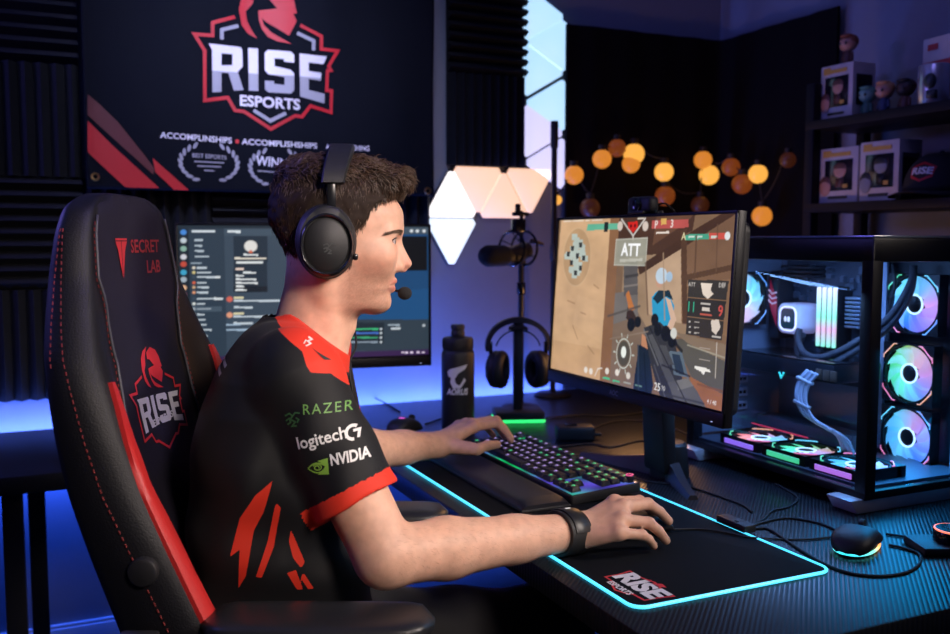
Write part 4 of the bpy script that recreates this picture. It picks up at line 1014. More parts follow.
T2 = frame((.615, 2.39, 1.102), (cos(y8), sin(y8), 0), (0, 0, 1))
sm = monitor('second_monitor', 'black monitor showing a chat window on the side desk by the back wall', T2, .66, .385, im, .9, None)
b = MB(T2); b.box((0, -.17, -.06), (.07, .34, .03), bev=.006); b.build('stand_neck', M_plas, sm, world=True)
b = MB(); b.box((.615+.01, 2.45, DZ+.006), (.26, .17, .012), bev=.004, rot=y8); b.build('stand_base', M_plas, sm, world=True)

# ================================================================ computer
CX0, CX1, CY0, CY1, CZ0, CZ1 = 1.34, 1.645, 1.215, 1.74, .775, 1.255
pc = thing('desktop_computer', 'black glass sided computer tower full of rainbow lit fans on the desk', 'computer', ((CX0+CX1)/2, (CY0+CY1)/2, DZ))
M_case = mat('case_black', (.007, .007, .009), .42, spec=.3); M_in = mat('case_inside', (.22, .25, .32), .5, .2); M_sil = mat('brushed_silver', (.62, .62, .66), .42, .35)
cx, cy = (CX0+CX1)/2, (CY0+CY1)/2; cw, cl_ = CX1-CX0, CY1-CY0
def part(name, m, fn, parent=pc, **k): b = MB(); fn(b); return b.build(name, m, parent, world=True, **k)
part('top_panel', M_case, lambda b: b.box((cx, cy, CZ1-.022), (cw, cl_, .044), bev=.003))
part('top_glass', mat('top_edge_glass', (.25, .3, .36), .12, .2), lambda b: b.box((cx, cy, CZ1+.0025), (cw-.004, cl_-.004, .004), bev=.001))
part('bottom_frame', M_case, lambda b: b.box((cx, cy, CZ0+.008), (cw, cl_, .016), bev=.003))
for x, y in ((CX0+.013, CY0+.013), (CX0+.013, CY1-.013), (CX1-.013, CY0+.013), (CX1-.013, CY1-.013)):
    part('corner_post', M_case, lambda b: b.box((x, y, (CZ0+CZ1)/2), (.026, .026, CZ1-CZ0-.01), bev=.002))
part('rear_panel', M_in, lambda b: b.box((cx, CY1-.004, (CZ0+CZ1)/2), (cw-.05, .006, CZ1-CZ0-.05)))
part('side_panel', M_case, lambda b: b.box((CX1-.003, cy, (CZ0+CZ1)/2), (.006, cl_-.05, CZ1-CZ0-.05)))
G = glass('tinted_glass', (.82, .86, .92))
part('glass_side', G, lambda b: b.box((CX0+.003, cy, (CZ0+CZ1)/2-.012), (.004, cl_-.05, CZ1-CZ0-.062)), smooth=0)
part('glass_front', G, lambda b: b.box((cx, CY0+.003, (CZ0+CZ1)/2-.012), (cw-.05, .004, CZ1-CZ0-.062)), smooth=0)
for y in (CY0+.035, CY1-.035):
    part('foot_bar', M_sil, lambda b: b.prism([(CX0-.012, DZ+.0005), (CX1+.012, DZ+.0005), (CX1+.002, CZ0+.002), (CX0-.030, CZ0+.002)], -.03, .03, Matrix.Translation((0, y, 0)) @ Matrix.Rotation(pi/2, 4, 'X'), bev=.002))
part('floor_tray', mat('tray_grey', (.12, .13, .17), .45, .3), lambda b: b.box((cx, cy, CZ0+.019), (cw-.03, cl_-.03, .006)))
BX = 1.598       # motherboard plane
part('motherboard_tray', M_in, lambda b: b.box((BX+.012, 1.575, 1.01), (.006, .31, .41)))
part('motherboard', mat('circuit_black', (.03, .035, .05), .4, bump=.5, bscale=250), lambda b: b.box((BX+.004, 1.58, 1.075), (.004, .25, .29)))
def hs_block(b, y0, y1, z0, z1, d=.03, n=6):
    for i in range(n):
        t = (i+.5)/n; b.box((BX-d/2, (y0+y1)/2, z0+(z1-z0)*t), (d, y1-y0, (z1-z0)/n*.62), bev=.001)
part('heat_sink', mat('heatsink_blue_grey', (.22, .25, .32), .35, .7), lambda b: hs_block(b, 1.455, 1.495, 1.06, 1.13, .03, 8))
part('heat_sink', mat('heatsink_dark', (.03, .032, .04), .35, .6), lambda b: (hs_block(b, 1.58, 1.68, 1.165, 1.195, .04, 3), b.box((BX-.028, 1.688, 1.10), (.05, .035, .16), bev=.006)))
im_red = mat('cover_red', (.45, .02, .05), .35, emit='#8a1020', es=.35)
part('rear_cover_stripe', im_red, lambda b: b.prism([(1.676, 1.05), (1.700, 1.10), (1.700, 1.16), (1.676, 1.11)], -.0005, .0005, Matrix.Translation((BX-.054, 0, 0)) @ Matrix(((0, 0, 1, 0), (1, 0, 0, 0), (0, 1, 0, 0), (0, 0, 0, 1)))))
part('cover_emblem', mat('emblem_pale', (.6, .5, .55), .4, emit='#d8a8b8', es=.5), lambda b: [b.tube([(BX-.056, 1.702, 1.135-.012*i), (BX-.056, 1.69, 1.126-.012*i), (BX-.056, 1.676, 1.13-.012*i)], .002, 5) for i in range(3)])
# pump block with display
pz, py = 1.072, 1.628
part('cooler_pump', mat('pump_white', (.5, .5, .55), .35, emit='#a8a0e0', es=.35), lambda b: b.prism(rrect(.070, .074, .02, 6), -.03, .03, Matrix.Translation((BX-.032, py, pz)) @ Matrix.Rotation(pi/2, 4, 'Y'), bev=.004))
pm = [c for c in pc.children if c.name.startswith('cooler_pump')][0]
part('pump_display', mat('pump_screen', (.02, .04, .05), .2, emit='#0d3038', es=.8), lambda b: b.prism(rrect(.046, .050, .014, 6), 0, .0015, Matrix.Translation((BX-.0645, py, pz)) @ Matrix.Rotation(pi/2, 4, 'Y')), pm)
part('pump_ring', mat('ring_white', (.6, .6, .6), .3, emit='#e0dcff', es=1.6), lambda b: b.tube([(BX-.0648, py+u, pz+v) for u, v in rrect(.050, .054, .016, 6)], .002, 6, loop=True), pm)
part('pump_emblem', mat('emblem_glow', (.6, .6, .6), .3, emit='#e8e8f4', es=1.), lambda b: [b.ball((BX-.067, py+s*.005, pz-.001), (.001, .0045, .0065), 10) for s in (-1, 1)], pm)
# memory sticks
mm = rainbow('ram_glow'); nt = mm.node_tree; rp = [n for n in nt.nodes if n.type == 'VALTORGB'][0]; sp = [n for n in nt.nodes if n.type == 'SEPXYZ'][0]
nt.links.new(sp.outputs[2], rp.inputs[0]); mm.node_tree.nodes['Principled BSDF'].inputs['Emission Strength'].default_value = 1.5
for e, (p_, c_) in zip(rp.color_ramp.elements, ((0, '#7ff0c0'), (.3, '#f0a0b8'), (.5, '#80f0b0'), (.75, '#c0f0e0'), (1, '#f4f0ff'))): e.position = p_; e.color = (*srgb(c_), 1)
for i in range(4):
    y = 1.552-.0155*i
    o = part('memory_stick', M_case, lambda b: b.box((BX-.022, y, 1.080), (.044, .007, .140), bev=.001))
    part('light_bar', mm, lambda b: b.box((BX-.0475, y, 1.082), (.008, .0075, .132), bev=.002), o)
# tubes of the cooler
M_tube = mat('braided_tube', (.03, .03, .04), .55, bump=.6, bscale=1500)
for dz in (0, .018):
    P_ = [(BX-.045, 1.605-dz*.4, 1.055-dz), (BX-.075, 1.585, 1.035-dz), (BX-.095, 1.545, 1.005-dz*1.2), (BX-.10, 1.49, 1.0-dz*1.2), (BX-.08, 1.43, 1.03-dz), (BX-.035, 1.375, 1.09-dz), (BX-.005, 1.35, 1.16-dz), (BX-.002, 1.345, 1.20)]
    part('coolant_tube', M_tube, lambda b: b.tube(spline(P_, 8), .0075, 10), smooth=180)
# graphics card
gpu = part('graphics_card', mat('gpu_dark', (.02, .02, .026), .3, .3), lambda b: b.box((BX-.075, 1.555, .975), (.135, .29, .040), bev=.005))
part('backplate', mat('gpu_plate', (.05, .05, .06), .16, .8), lambda b: b.box((BX-.075, 1.555, .9965), (.132, .285, .002), bev=.0005), gpu)
part('gpu_socket', mat('socket_bronze', (.16, .11, .08), .4, .5), lambda b: [b.box((BX-.1435, 1.45-.02*i, .972), (.004, .016, .022), bev=.001) for i in range(3)], gpu)
part('gpu_emblem', mat('emblem_teal', (.1, .5, .5), .3, emit='#38e0d0', es=1.2), lambda b: b.tube([(BX-.1445, 1.565, .962), (BX-.1445, 1.558, .950), (BX-.1445, 1.551, .962)], .0022, 6), gpu)
for i in range(2):
    part('gpu_fan_disc', M_case, lambda b: b.lathe([(.0, 0), (.042, 0), (.042, .004), (0, .004)], 28, Matrix.Translation((BX-.075, 1.49+.12*i, .950))), gpu)  # flat dark discs on the underside of the card
# white sleeved cable
sec_ = spline([at(812, 372, X=1.449), at(803, 384, X=1.445), at(801, 400, X=1.440), at(808, 416, X=1.44), at(825, 427, X=1.45), at(842, 438, X=1.46), at(850, 458, X=1.475)], 8)
for i in range(6):
    part('sleeved_cable', mat('sleeve_white', (.50, .52, .60), .55, bump=.5, bscale=1500), lambda b: b.tube([p+Vector((.002*(i % 2), (i-2.5)*.0062, (i-2.5)*.001)) for p in sec_], .0031, 6), smooth=180)
for t in (6, 18, 32):
    part('cable_comb', M_sil, lambda b: b.box(sec_[t], (.010, .045, .006), bev=.001, rot=Matrix.Rotation(R(12), 4, 'X')))
# expansion slots at the rear
for i in range(4):
    part('slot_cover', mat('slot_white', (.35, .37, .44), .45), lambda b: (b.box((1.45, CY1-.011, .955-.032*i), (.115, .006, .020), bev=.001)))
    part('slot_vents', M_case, lambda b: [b.box((1.405+.0115*j, CY1-.0145, .955-.032*i), (.0075, .002, .007)) for j in range(9)])
part('power_shroud', mat('shroud_grey', (.16, .18, .24), .5), lambda b: b.box((BX-.03, 1.58, .815), (.06, .29, .04), bev=.003))
part('accent_strip', mat('led_red', (.5, .05, .1), .4, emit='#d83a58', es=1.), lambda b: b.tube([at(752, 423, X=1.50), at(808, 438, X=1.50)], .0016, 6))
# fans
def fan_glow(name, cols, s=1.15):
    m = mat(name, (.5, .5, .55), .4); nt = m.node_tree; p = nt.nodes['Principled BSDF']; tc = nd(nt, 'ShaderNodeTexCoord'); sx = nd(nt, 'ShaderNodeSeparateXYZ'); at2 = nd(nt, 'ShaderNodeMath', operation='ARCTAN2'); mr = nd(nt, 'ShaderNodeMapRange'); rp = nd(nt, 'ShaderNodeValToRGB')
    nt.links.new(tc.outputs['Object'], sx.inputs[0]); nt.links.new(sx.outputs[1], at2.inputs[0]); nt.links.new(sx.outputs[0], at2.inputs[1]); nt.links.new(at2.outputs[0], mr.inputs[0])
    mr.inputs[1].default_value = -pi; mr.inputs[2].default_value = pi; nt.links.new(mr.outputs[0], rp.inputs[0]); e = rp.color_ramp.elements
    e[0].color = (*srgb(cols[0]), 1); e[1].position = 1; e[1].color = (*srgb(cols[0]), 1)
    for i, c_ in enumerate(cols[1:]): k_ = e.new((i+1)/len(cols)); k_.color = (*srgb(c_), 1)
    nt.links.new(rp.outputs[0], p.inputs['Emission Color']); p.inputs['Emission Strength'].default_value = s; return m
def fan(T, glow, corner, side=None, r=.0595):
    """fan in frame T: axis z towards the viewer"""
    o = link_mesh('case_fan', bpy.data.meshes.new('case_fan'), M_case, pc, smooth=0); o.matrix_local = _m(pc).inverted() @ T
    b = bmesh.new(); q_ = MB(); w = .062
    q_.loft([[(x*k, y*k, z) for x, y in rrect(2*w, 2*w, .012, 3)] for k, z in ((1, -.0125), (1, .0125), (.985, .0135))]+[[(p[0]*.965, p[1]*.965, .0135) for p in rrect(2*w, 2*w, .012, 3)]], caps=False)
    for s_, c_ in ((1, 1), (1, -1), (-1, 1), (-1, -1)):
        q_.prism([(s_*w, c_*w*.62), (s_*w, c_*w), (s_*w*.62, c_*w), (s_*w*.72, c_*w*.72)][::(1 if s_*c_ > 0 else -1)], -.0125, .0132)
    q_.torus((0, 0, .010), r+.001, .0022, None, 40, 6)
    bmesh.ops.recalc_face_normals(q_.bm, faces=q_.bm.faces[:]); q_.bm.to_mesh(o.data); q_.bm.free()
    RM[o.name] = Matrix()
    def sub(name, m, fn, sm=40): b = MB(); fn(b); return b.build(name, m, o, smooth=sm)
    def blades(b):
        for i in range(9):
            a0 = 2*pi*i/9; secs = []
            for rr_ in np.linspace(.021, .056, 7):
                t = (rr_-.021)/.035; a = a0+.55*t; wd = .33-.05*t
                secs.append([(rr_*cos(a+u*wd), rr_*sin(a+u*wd), u*.0055+.004+dz) for u, dz in ((-1, 0), (-.3, .0015), (.4, .001), (1, 0), (.4, -.0005), (-.3, 0))])
            b.loft(secs)
    sub('blades', glow, blades)
    sub('back_light', glow, lambda b: b.lathe([(.021, -.004), (.0585, -.004), (.0585, -.0025), (.021, -.0025)], 40), 0)
    sub('hub', M_case, lambda b: b.lathe([(.0, .0085), (.015, .0085), (.0175, .0065), (.0185, 0), (.0185, -.010)], 32))
    sub('hub_ring', mat('hub_ring_white', (.7, .7, .8), .3, emit='#c8f0ff', es=1.7), lambda b: b.torus((0, 0, .0078), .0195, .0022, None, 32, 6))
    for i, (s_, c_) in enumerate(((1, 1), (1, -1), (-1, 1), (-1, -1))):
        sub('corner_light', corner[i], lambda b: b.tube([(s_*w*.96, c_*w*.45, .0145), (s_*w*.96, c_*w*.55, .0145), (s_*w*.55, c_*w*.96, .0145), (s_*w*.45, c_*w*.96, .0145)], .0013, 6))
    if side: sub('side_light', side, lambda b: b.box((0, -w-.001, 0), (.092, .003, .011), bev=.001))
    return o
E_ = lambda n, c, s=1.3: mat(n, (.4, .4, .4), .4, emit=c, es=s)
cp_, cg_, cc_, cb_, co_ = E_('led_pinkish', '#ff78a8'), E_('led_lime', '#50e090'), E_('led_aqua', '#70e0ff'), E_('led_azure', '#5aa0ff'), E_('led_amber', '#ffa860')
fg1 = fan_glow('fan_blue_pink', ['#40b0f0', '#3070e8', '#9060d0', '#d880c0', '#70b8f0', '#60e0f0']); fg2 = fan_glow('fan_green_pink', ['#40d890', '#60e0c0', '#6080e0', '#c878b0', '#e0a080', '#70d870'])
fg3 = fan_glow('fan_blue_violet', ['#40a8e8', '#60c0f0', '#4070e8', '#8868d8', '#c880b0', '#58c8e0']); fg4 = fan_glow('fan_orange_blue', ['#f07070', '#f0a090', '#e0c0d8', '#70d0f0', '#60c8e8', '#f090a0'])
TX = lambda x, y, z: frame((x, y, z), (0, -1, 0), (0, 0, 1))           # faces -X
fan(TX(1.618, 1.352, 1.120), fg1, (cc_, cb_, cg_, cp_)); fan(TX(1.618, 1.358, .976), fg2, (cp_, co_, co_, cp_)); fan(TX(1.618, 1.358, .842), fg3, (cb_, cp_, cc_, cp_))
fan(frame((1.475, CY1-.024, 1.115), (1, 0, 0), (0, 0, 1)), fg4, (cb_, cb_, cb_, cb_))       # rear fan faces -Y
for i, (y, s1_, s2_) in enumerate(((1.585, '#9a6af0', co_), (1.450, '#48d890', cc_), (1.315, '#c070e0', cp_))):
    fan(frame((1.425, y, .8055), (0, -1, 0), (1, 0, 0)), (fg4, fg2, fg3)[i], (s2_, cp_, s2_, cg_), E_('side_bar_%d' % i, s1_, 1.2))
for i, (z, c1_) in enumerate(((1.12, '#5a90e0'), (.976, '#80d060'), (.842, '#4a90e8'))):
    part('light_bar', E_('bar_%d' % i, c1_, .8), lambda b: b.box((1.628, CY0+.045, z), (.010, .012, .10), bev=.003))
part('inner_cable', M_rub, lambda b: b.tube(spline([(1.60, 1.40, 1.20), (1.585, 1.38, 1.16), (1.60, 1.405, 1.10), (1.62, 1.42, 1.02)], 8), .004, 7), smooth=180)
part('small_parts', mat('board_bits', (.10, .11, .14), .35, .5), lambda b: [b.box((BX-.004, 1.47+random.random()*.22, .95+random.random()*.25), (.012, .004+random.random()*.012, .004+random.random()*.012)) for _ in range(60)])
# ================================================================ figure: implicit surfaces meshed with surface nets
f32 = np.float32
def smin(a, b, k):
    if k <= 0: return np.minimum(a, b)
    h = np.clip(.5+.5*(b-a)/k, 0, 1); return b+(a-b)*h-k*h*(1-h)
def smax(a, b, k): return -smin(-a, -b, k)
def rcone(P, a, b, r1, r2):
    a = np.array(a, f32); b = np.array(b, f32); ba = b-a; p = P-a; t = np.clip(p@ba/max(1e-9, float(ba@ba)), 0, 1)
    return np.sqrt(((p-t[:, None]*ba)**2).sum(1))-(r1+(r2-r1)*t)
def ell(P, c, r):
    p = P-np.array(c, f32); r = np.array(r, f32); k0 = np.sqrt(((p/r)**2).sum(1)); k1 = np.sqrt(((p/r**2)**2).sum(1))+1e-9
    return k0*(k0-1)/k1
def mir(P): Q_ = P.copy(); Q_[:, 1] = np.abs(Q_[:, 1]); return Q_
class Field:
    def __init__(s): s.it = []
    def add(s, fn, c, r, k=0.): s.it.append((fn, np.array(c, f32), r, k)); return s
    def cone(s, a, b, r1, r2, k=0.):
        a, b = np.array(a, f32), np.array(b, f32)
        return s.add(lambda P: rcone(P, a, b, r1, r2), (a+b)/2, float(np.linalg.norm(b-a))/2+max(r1, r2), k)
    def __call__(s, P, c=None, rad=0):
        d = None
        for fn, bc, br, k in s.it:
            if c is not None and np.linalg.norm(c-bc)-br-rad > .035: continue
            e = fn(P); d = e if d is None else smin(d, e, k)
        return np.full(len(P), 1., f32) if d is None else d
def axis(lo, hi, spans, coarse):
    """grid coordinates from lo to hi: spans = (a, b, step) finer stretches"""
    o = [lo]
    while o[-1] < hi:
        st_ = coarse
        for a, b, s in spans:
            if a-.5*coarse <= o[-1] < b: st_ = min(st_, s)
        o.append(o[-1]+st_)
    return np.array(o, f32)
def surf(fld, xs, ys, zs, B=16):
    n = (len(xs), len(ys), len(zs)); vol = np.empty(n, f32)
    bl_ = [(i, j, k) for i in range(0, n[0], B) for j in range(0, n[1], B) for k in range(0, n[2], B)]
    cen, rad = [], []
    for i, j, k in bl_:
        a = np.array([xs[i], ys[j], zs[k]]); b = np.array([xs[min(i+B, n[0])-1], ys[min(j+B, n[1])-1], zs[min(k+B, n[2])-1]])
        cen.append((a+b)/2); rad.append(np.linalg.norm(b-a)/2)
    cen = np.array(cen, f32); rad = np.array(rad); dc = fld(cen)
    for (i, j, k), c, r, d in zip(bl_, cen, rad, dc):
        sl = np.s_[i:i+B, j:j+B, k:k+B]
        if abs(d) > r*1.35+.015: vol[sl] = d; continue
        g = np.stack(np.meshgrid(xs[i:i+B], ys[j:j+B], zs[k:k+B], indexing='ij'), -1); sh = g.shape[:3]
        vol[sl] = fld(g.reshape(-1, 3).astype(f32), c, r).reshape(sh)
    ins = vol < 0
    cnt = np.zeros((n[0]-1, n[1]-1, n[2]-1), np.int8)
    for a in (0, 1):
        for b in (0, 1):
            for c in (0, 1): cnt += ins[a:n[0]-1+a, b:n[1]-1+b, c:n[2]-1+c]
    act = np.flatnonzero((cnt > 0) & (cnt < 8)); del cnt
    I, J, K = np.unravel_index(act, (n[0]-1, n[1]-1, n[2]-1))
    V = {}; 
    for a in (0, 1):
        for b in (0, 1):
            for c in (0, 1): V[a, b, c] = vol[I+a, J+b, K+c]
    acc = np.zeros((len(act), 3), np.float64); m = np.zeros(len(act))
    for p in V:
        for ax in range(3):
            if p[ax]: continue
            q_ = list(p); q_[ax] = 1; q_ = tuple(q_); va, vb = V[p], V[q_]; cr = (va < 0) != (vb < 0)
            t = np.where(cr, va/np.where(cr, va-vb, 1), 0)
            for k in range(3): acc[:, k] += np.where(cr, (t if k == ax else p[k]), 0)
            m += cr
    acc /= m[:, None]; G = [xs, ys, zs]; co = np.empty_like(acc)
    for k, ix in enumerate((I, J, K)): g = G[k]; co[:, k] = g[ix]+(g[ix+1]-g[ix])*acc[:, k]
    N1, N2 = n[1]-1, n[2]-1; qs = []
    for ax in range(3):
        s0 = [slice(None)]*3; s1 = [slice(None)]*3; s0[ax] = slice(0, -1); s1[ax] = slice(1, None)
        A_ = ins[tuple(s0)]; D = A_ != ins[tuple(s1)]; o = [k for k in range(3) if k != ax]
        for k in o:
            t = [slice(None)]*3; t[k] = 0; D[tuple(t)] = False; t[k] = -1; D[tuple(t)] = False
        e = np.stack(np.nonzero(D), 1); flip = A_[tuple(e.T)]
        def cid(du, dv):
            c = e.copy(); c[:, o[0]] -= du; c[:, o[1]] -= dv
            return np.searchsorted(act, (c[:, 0]*N1+c[:, 1])*N2+c[:, 2])
        q_ = np.stack([cid(1, 1), cid(0, 1), cid(0, 0), cid(1, 0)], 1)
        if ax == 1: flip = ~flip
        q_[~flip] = q_[~flip][:, ::-1]; qs.append(q_)
    return co, np.concatenate(qs)
def sd_poly(X, Y, pts):
    d = np.full(X.shape, 1e9); s = np.ones(X.shape); n = len(pts)
    for i in range(n):
        (x0, y0), (x1, y1) = pts[i], pts[i-1]; ex, ey = x1-x0, y1-y0; wx, wy = X-x0, Y-y0
        t = np.clip((wx*ex+wy*ey)/(ex*ex+ey*ey+1e-12), 0, 1); d = np.minimum(d, (wx-ex*t)**2+(wy-ey*t)**2)
        c1, c2, c3 = Y >= y0, Y < y1, ex*wy > ey*wx; s = np.where((c1 & c2 & c3) | (~c1 & ~c2 & ~c3), -s, s)
    return s*np.sqrt(d)
def V3(p): return np.array(p, f32)

# ---------------------------------------------------------------- skeleton (seated, facing the game monitor)
HD = R(104)
fP, lP = V3((sin(HD), cos(HD), 0)), V3((-cos(HD), sin(HD), 0))
Hd = V3(at(330, 247, d=1.45)); HM = np.stack([fP, lP, V3((0, 0, 1))])          # rows: head axes
def h2w(p): return Vector(Hd+V3(p)@HM)
S_r = V3(at(296, 376, d=1.29)); E_r = V3(at(386, 556, d=1.265)); W_r = V3(at(578, 531, z=.787))
S_l = S_r+lP*.375+fP*.03; W_l = V3(at(437, 445, z=.806)); E_l = V3((.50, 1.745, .835))
O = V3(at(280, 480, d=1.43)); O[2] = 0
def side(px_, py_, lat=0.):
    """photo pixel -> (forward, height) on the upright plane through the torso, shifted sideways by lat"""
    r = V3(at(px_, py_, d=1.))-CAM; o = O+lP*lat; t = ((o-CAM)@lP)/(r@lP); p = CAM+r*t; return float((p-o)@fP), float(p[2])
TOR = [(322, 252, 330, .080), (335, 240, 334, .105), (350, 228, 338, .135), (370, 216, 342, .160), (400, 205, 346, .178), (440, 195, 350, .182), (480, 190, 352, .182), (520, 188, 356, .177), (560, 188, 364, .175), (600, 190, 372, .178), (645, 192, 382, .185), (720, 192, 390, .19)]
tz, tc_, ta, tw = [], [], [], []
for y, a, b, w in TOR:
    u0, z0 = side(a, y); u1, z1 = side(b, y); tz.append((z0+z1)/2); tc_.append((u0+u1)/2); ta.append((u1-u0)/2); tw.append(w)
tz, tc_, ta, tw = [np.array(v[::-1]) for v in (tz, tc_, ta, tw)]
def torso(P, off=0.):
    q_ = P-O; u = q_@fP; v = q_@lP; z = P[:, 2]
    c, a, w = np.interp(z, tz, tc_), np.interp(z, tz, ta)+off, np.interp(z, tz, tw)+off
    r = ((np.abs(u-c)/a)**2.5+(np.abs(v)/w)**2.5)**(1/2.5)
    return (r-1)*np.minimum(a, w)*.92
# ---------------------------------------------------------------- head
FZ = np.array([-.112, -.103, -.095, -.085, -.073, -.064, -.057, -.050, -.036, -.015, 0, .013, .023, .034, .060, .080])
FF = np.array([.056, .076, .0855, .0885, .0890, .0940, .0955, .0985, .1030, .1035, .1035, .1050, .1085, .1095, .1075, .1030])
FWd = np.array([.026, .040, .0475, .053, .0575, .0600, .0615, .0630, .0660, .0690, .0700, .0705, .0710, .0720, .071, .068])
def head(P):
    p = ((P-Hd)@HM.T).astype(f32); m = mir(p); x, y, z = m.T
    cr = ell(p, (.0115, 0, .046), (.0965, .0765, .083))
    a, w = np.interp(z, FZ, FF), np.interp(z, FZ, FWd); xc = .0
    ax_ = np.where(x > xc, a, .062)
    q_ = ((np.abs(x-xc)/ax_)**2.25+(y/w)**2.25)**(1/2.25); d = (q_-1)*np.minimum(a, w)*.9
    d = smax(d, (-.1045+.10*np.maximum(0, .080-x)+.5*np.maximum(0, .02-x)-z)*.92, .014); d = smax(d, z-.062, .02)
    d = smin(d, cr, .022)
    d = smin(d, rcone(m, (.1005, .008, .0235), (.087, .047, .0225), .0080, .0075), .014)
    d = smin(d, ell(m, (.066, .045, -.012), (.026, .019, .018)), .030)
    d = smin(d, ell(p, (.0705, 0, -.087), (.0195, .022, .0165)), .018)
    d = smin(d, rcone(p, (.1015, 0, .014), (.1200, 0, -.0262), .0055, .0082), .010)
    d = smin(d, rcone(m, (.096, .005, .000), (.107, .0085, -.0285), .006, .0072), .008)
    d = smin(d, ell(m, (.1050, .0125, -.0315), (.0098, .0064, .0080)), .004)
    d = smin(d, ell(p, (.1130, 0, -.0355), (.0080, .0050, .0050)), .004)
    d = smax(d, -ell(m, (.1165, .031, .0085), (.021, .0200, .0100)), .010)
    d = smin(d, ell(m, (.0875, .0318, .0095), (.0140, .0150, .0130)), .004)
    d = smax(d, -ell(m, (.0970, .0355, .0090), (.0175, .0155, .0040)), .0012)
    d = smin(d, rcone(m, (.0990, .003, -.0535), (.0890, .0225, -.0588), .0056, .0028), .004)
    d = smin(d, rcone(m, (.0960, .002, -.0660), (.0880, .0200, -.0612), .0060, .0028), .005)
    d = smax(d, -rcone(m, (.1060, 0, -.0602), (.0910, .0240, -.0598), .0017, .0011), .0025)
    d = smax(d, -ell(m, (.1120, .0070, -.0398), (.0050, .0026, .0032)), .002)
    d = smin(d, ell(m, (-.008, .0745, -.002), (.017, .008, .030)), .006)
    n = rcone(p, (-.008, 0, -.045), (-.044, 0, -.195), .0560, .0645)
    n = smin(n, rcone(m, (-.012, .056, -.045), (.002, .022, -.172), .012, .011), .018)
    n = smin(n, ell(p, (.027, 0, -.122), (.010, .010, .014)), .016)
    return smin(d, n, .020)
body = Field()
body.add(head, Hd+V3((0, 0, -.03)), .20)
body.add(lambda P: smax(smax(torso(P, -.012), P[:, 2]-(1.085), .05), .52-P[:, 2], .05), (O[0], O[1], .80), .42, .03)
def arm(S, E, W_):
    d = (W_-E)
    body.cone(S, E, .050, .0425, .02); body.cone(E, E+d*.28, .0410, .0425, .015); body.cone(E+d*.28, E+d*.65, .0425, .0345, .015); body.cone(E+d*.62, W_, .0345, .0280, .015)
arm(S_r, E_r, W_r); arm(S_l, E_l, W_l)
body.cone(S_r, O+fP*.0-lP*.06+V3((0, 0, 1.05)), .050, .05, .03); body.cone(S_l, O+lP*.06+V3((0, 0, 1.05)), .050, .05, .03)
hips = [O+fP*.0+s*lP*.10+V3((0, 0, .575)) for s in (-1, 1)]
knee = [O+fP*.46-lP*.13+V3((0, 0, .545)), O+fP*.47+lP*.15+V3((0, 0, .545))]
ank = [O+fP*.44-lP*.14+V3((0, 0, .10)), O+fP*.50+lP*.16+V3((0, 0, .10))]
toe = [a+fP*.15+V3((0, 0, -.055)) for a in ank]
for h, k, a, t in zip(hips, knee, ank, toe):
    body.cone(h, k, .085, .058, .04); body.cone(k, a, .058, .038, .03); body.cone(a+V3((0, 0, -.05)), t, .034, .030, .02)
def hand(W_, M, PIP, TIP, Tb, Tm, Tt, up_):
    """palm from four metacarpals, four fingers of two visible bends, thumb off the side of the palm"""
    prims = []
    wl = [W_+(m-W_)*.12+(m-M[1])*.30 for m in M]
    for m, w in zip(M, wl): prims.append((w, m, .0165, .0118))
    palm = Field()
    for i, (a, b, r1, r2) in enumerate(prims): palm.cone(a, b, r1, r2, .012)
    palm.cone(M[0], M[3], .0105, .0095, .010); palm.cone(W_, (M[1]+M[2])/2-V3(up_)*.004, .024, .013, .012)
    palm.cone(W_*.85+Tb*.15, Tm, .019, .0115, .014)
    rf = [.0094, .0098, .0093, .0083]; fs_ = []
    for i in range(4):
        f = Field(); dip = PIP[i]+(TIP[i]-PIP[i])*.56+V3(up_)*.0035
        f.cone(M[i], PIP[i], rf[i]*1.16, rf[i], 0); f.cone(PIP[i], dip, rf[i]*1.0, rf[i]*.88, .002); f.cone(dip, TIP[i], rf[i]*.88, rf[i]*.78, .002)
        f.add(lambda P, q_=PIP[i], r=rf[i]: np.sqrt(((P-q_)**2).sum(1))-r*1.06, PIP[i], .012, .003)
        f.add(lambda P, q_=M[i]+V3(up_)*.0022, r=rf[i]: np.sqrt(((P-q_)**2).sum(1))-r*1.18, M[i], .014, .004)
        fs_.append(f)
    th = Field(); mid = (Tm+Tt)/2+V3(up_)*.003
    th.cone(Tb, Tm, .0165, .0125, 0); th.cone(Tm, mid, .0120, .0112, .002); th.cone(mid, Tt, .0114, .0092, .003)
    def fn(P):
        d = palm(P)
        for f in fs_+[th]: d = smin(d, f(P), .0055)
        return d
    c = (W_+TIP[1])/2; body.add(fn, c, .15, .012)
    return list(zip(PIP, TIP, rf))+[(mid, Tt, .0098)]
ZV = V3((0, 0, 1))
# right hand over the mouse
Mr = [None, V3(at(624, 507, z=.822)), V3(at(622, 520, z=.812)), V3(at(619, 533, z=.799))]
Mr[0] = Mr[1]+V3((-.003, .0225, .001))
Pr = [None, V3(at(648, 504, z=.820)), V3(at(649, 523, z=.806)), V3(at(642, 535, z=.793))]; Pr[0] = Pr[1]+V3((-.001, .0225, -.001))
Tr = [None, V3(at(668.5, 521, z=.781)), V3(at(666, 540.5, z=.768)), V3(at(654, 546, z=.766))]; Tr[0] = Tr[1]+V3((-.004, .0240, .001))
tipsR = hand(W_r, Mr, Pr, Tr, W_r+V3((.030, .024, -.004)), W_r+V3((.075, .048, -.006)), W_r+V3((.118, .050, -.014)), ZV)
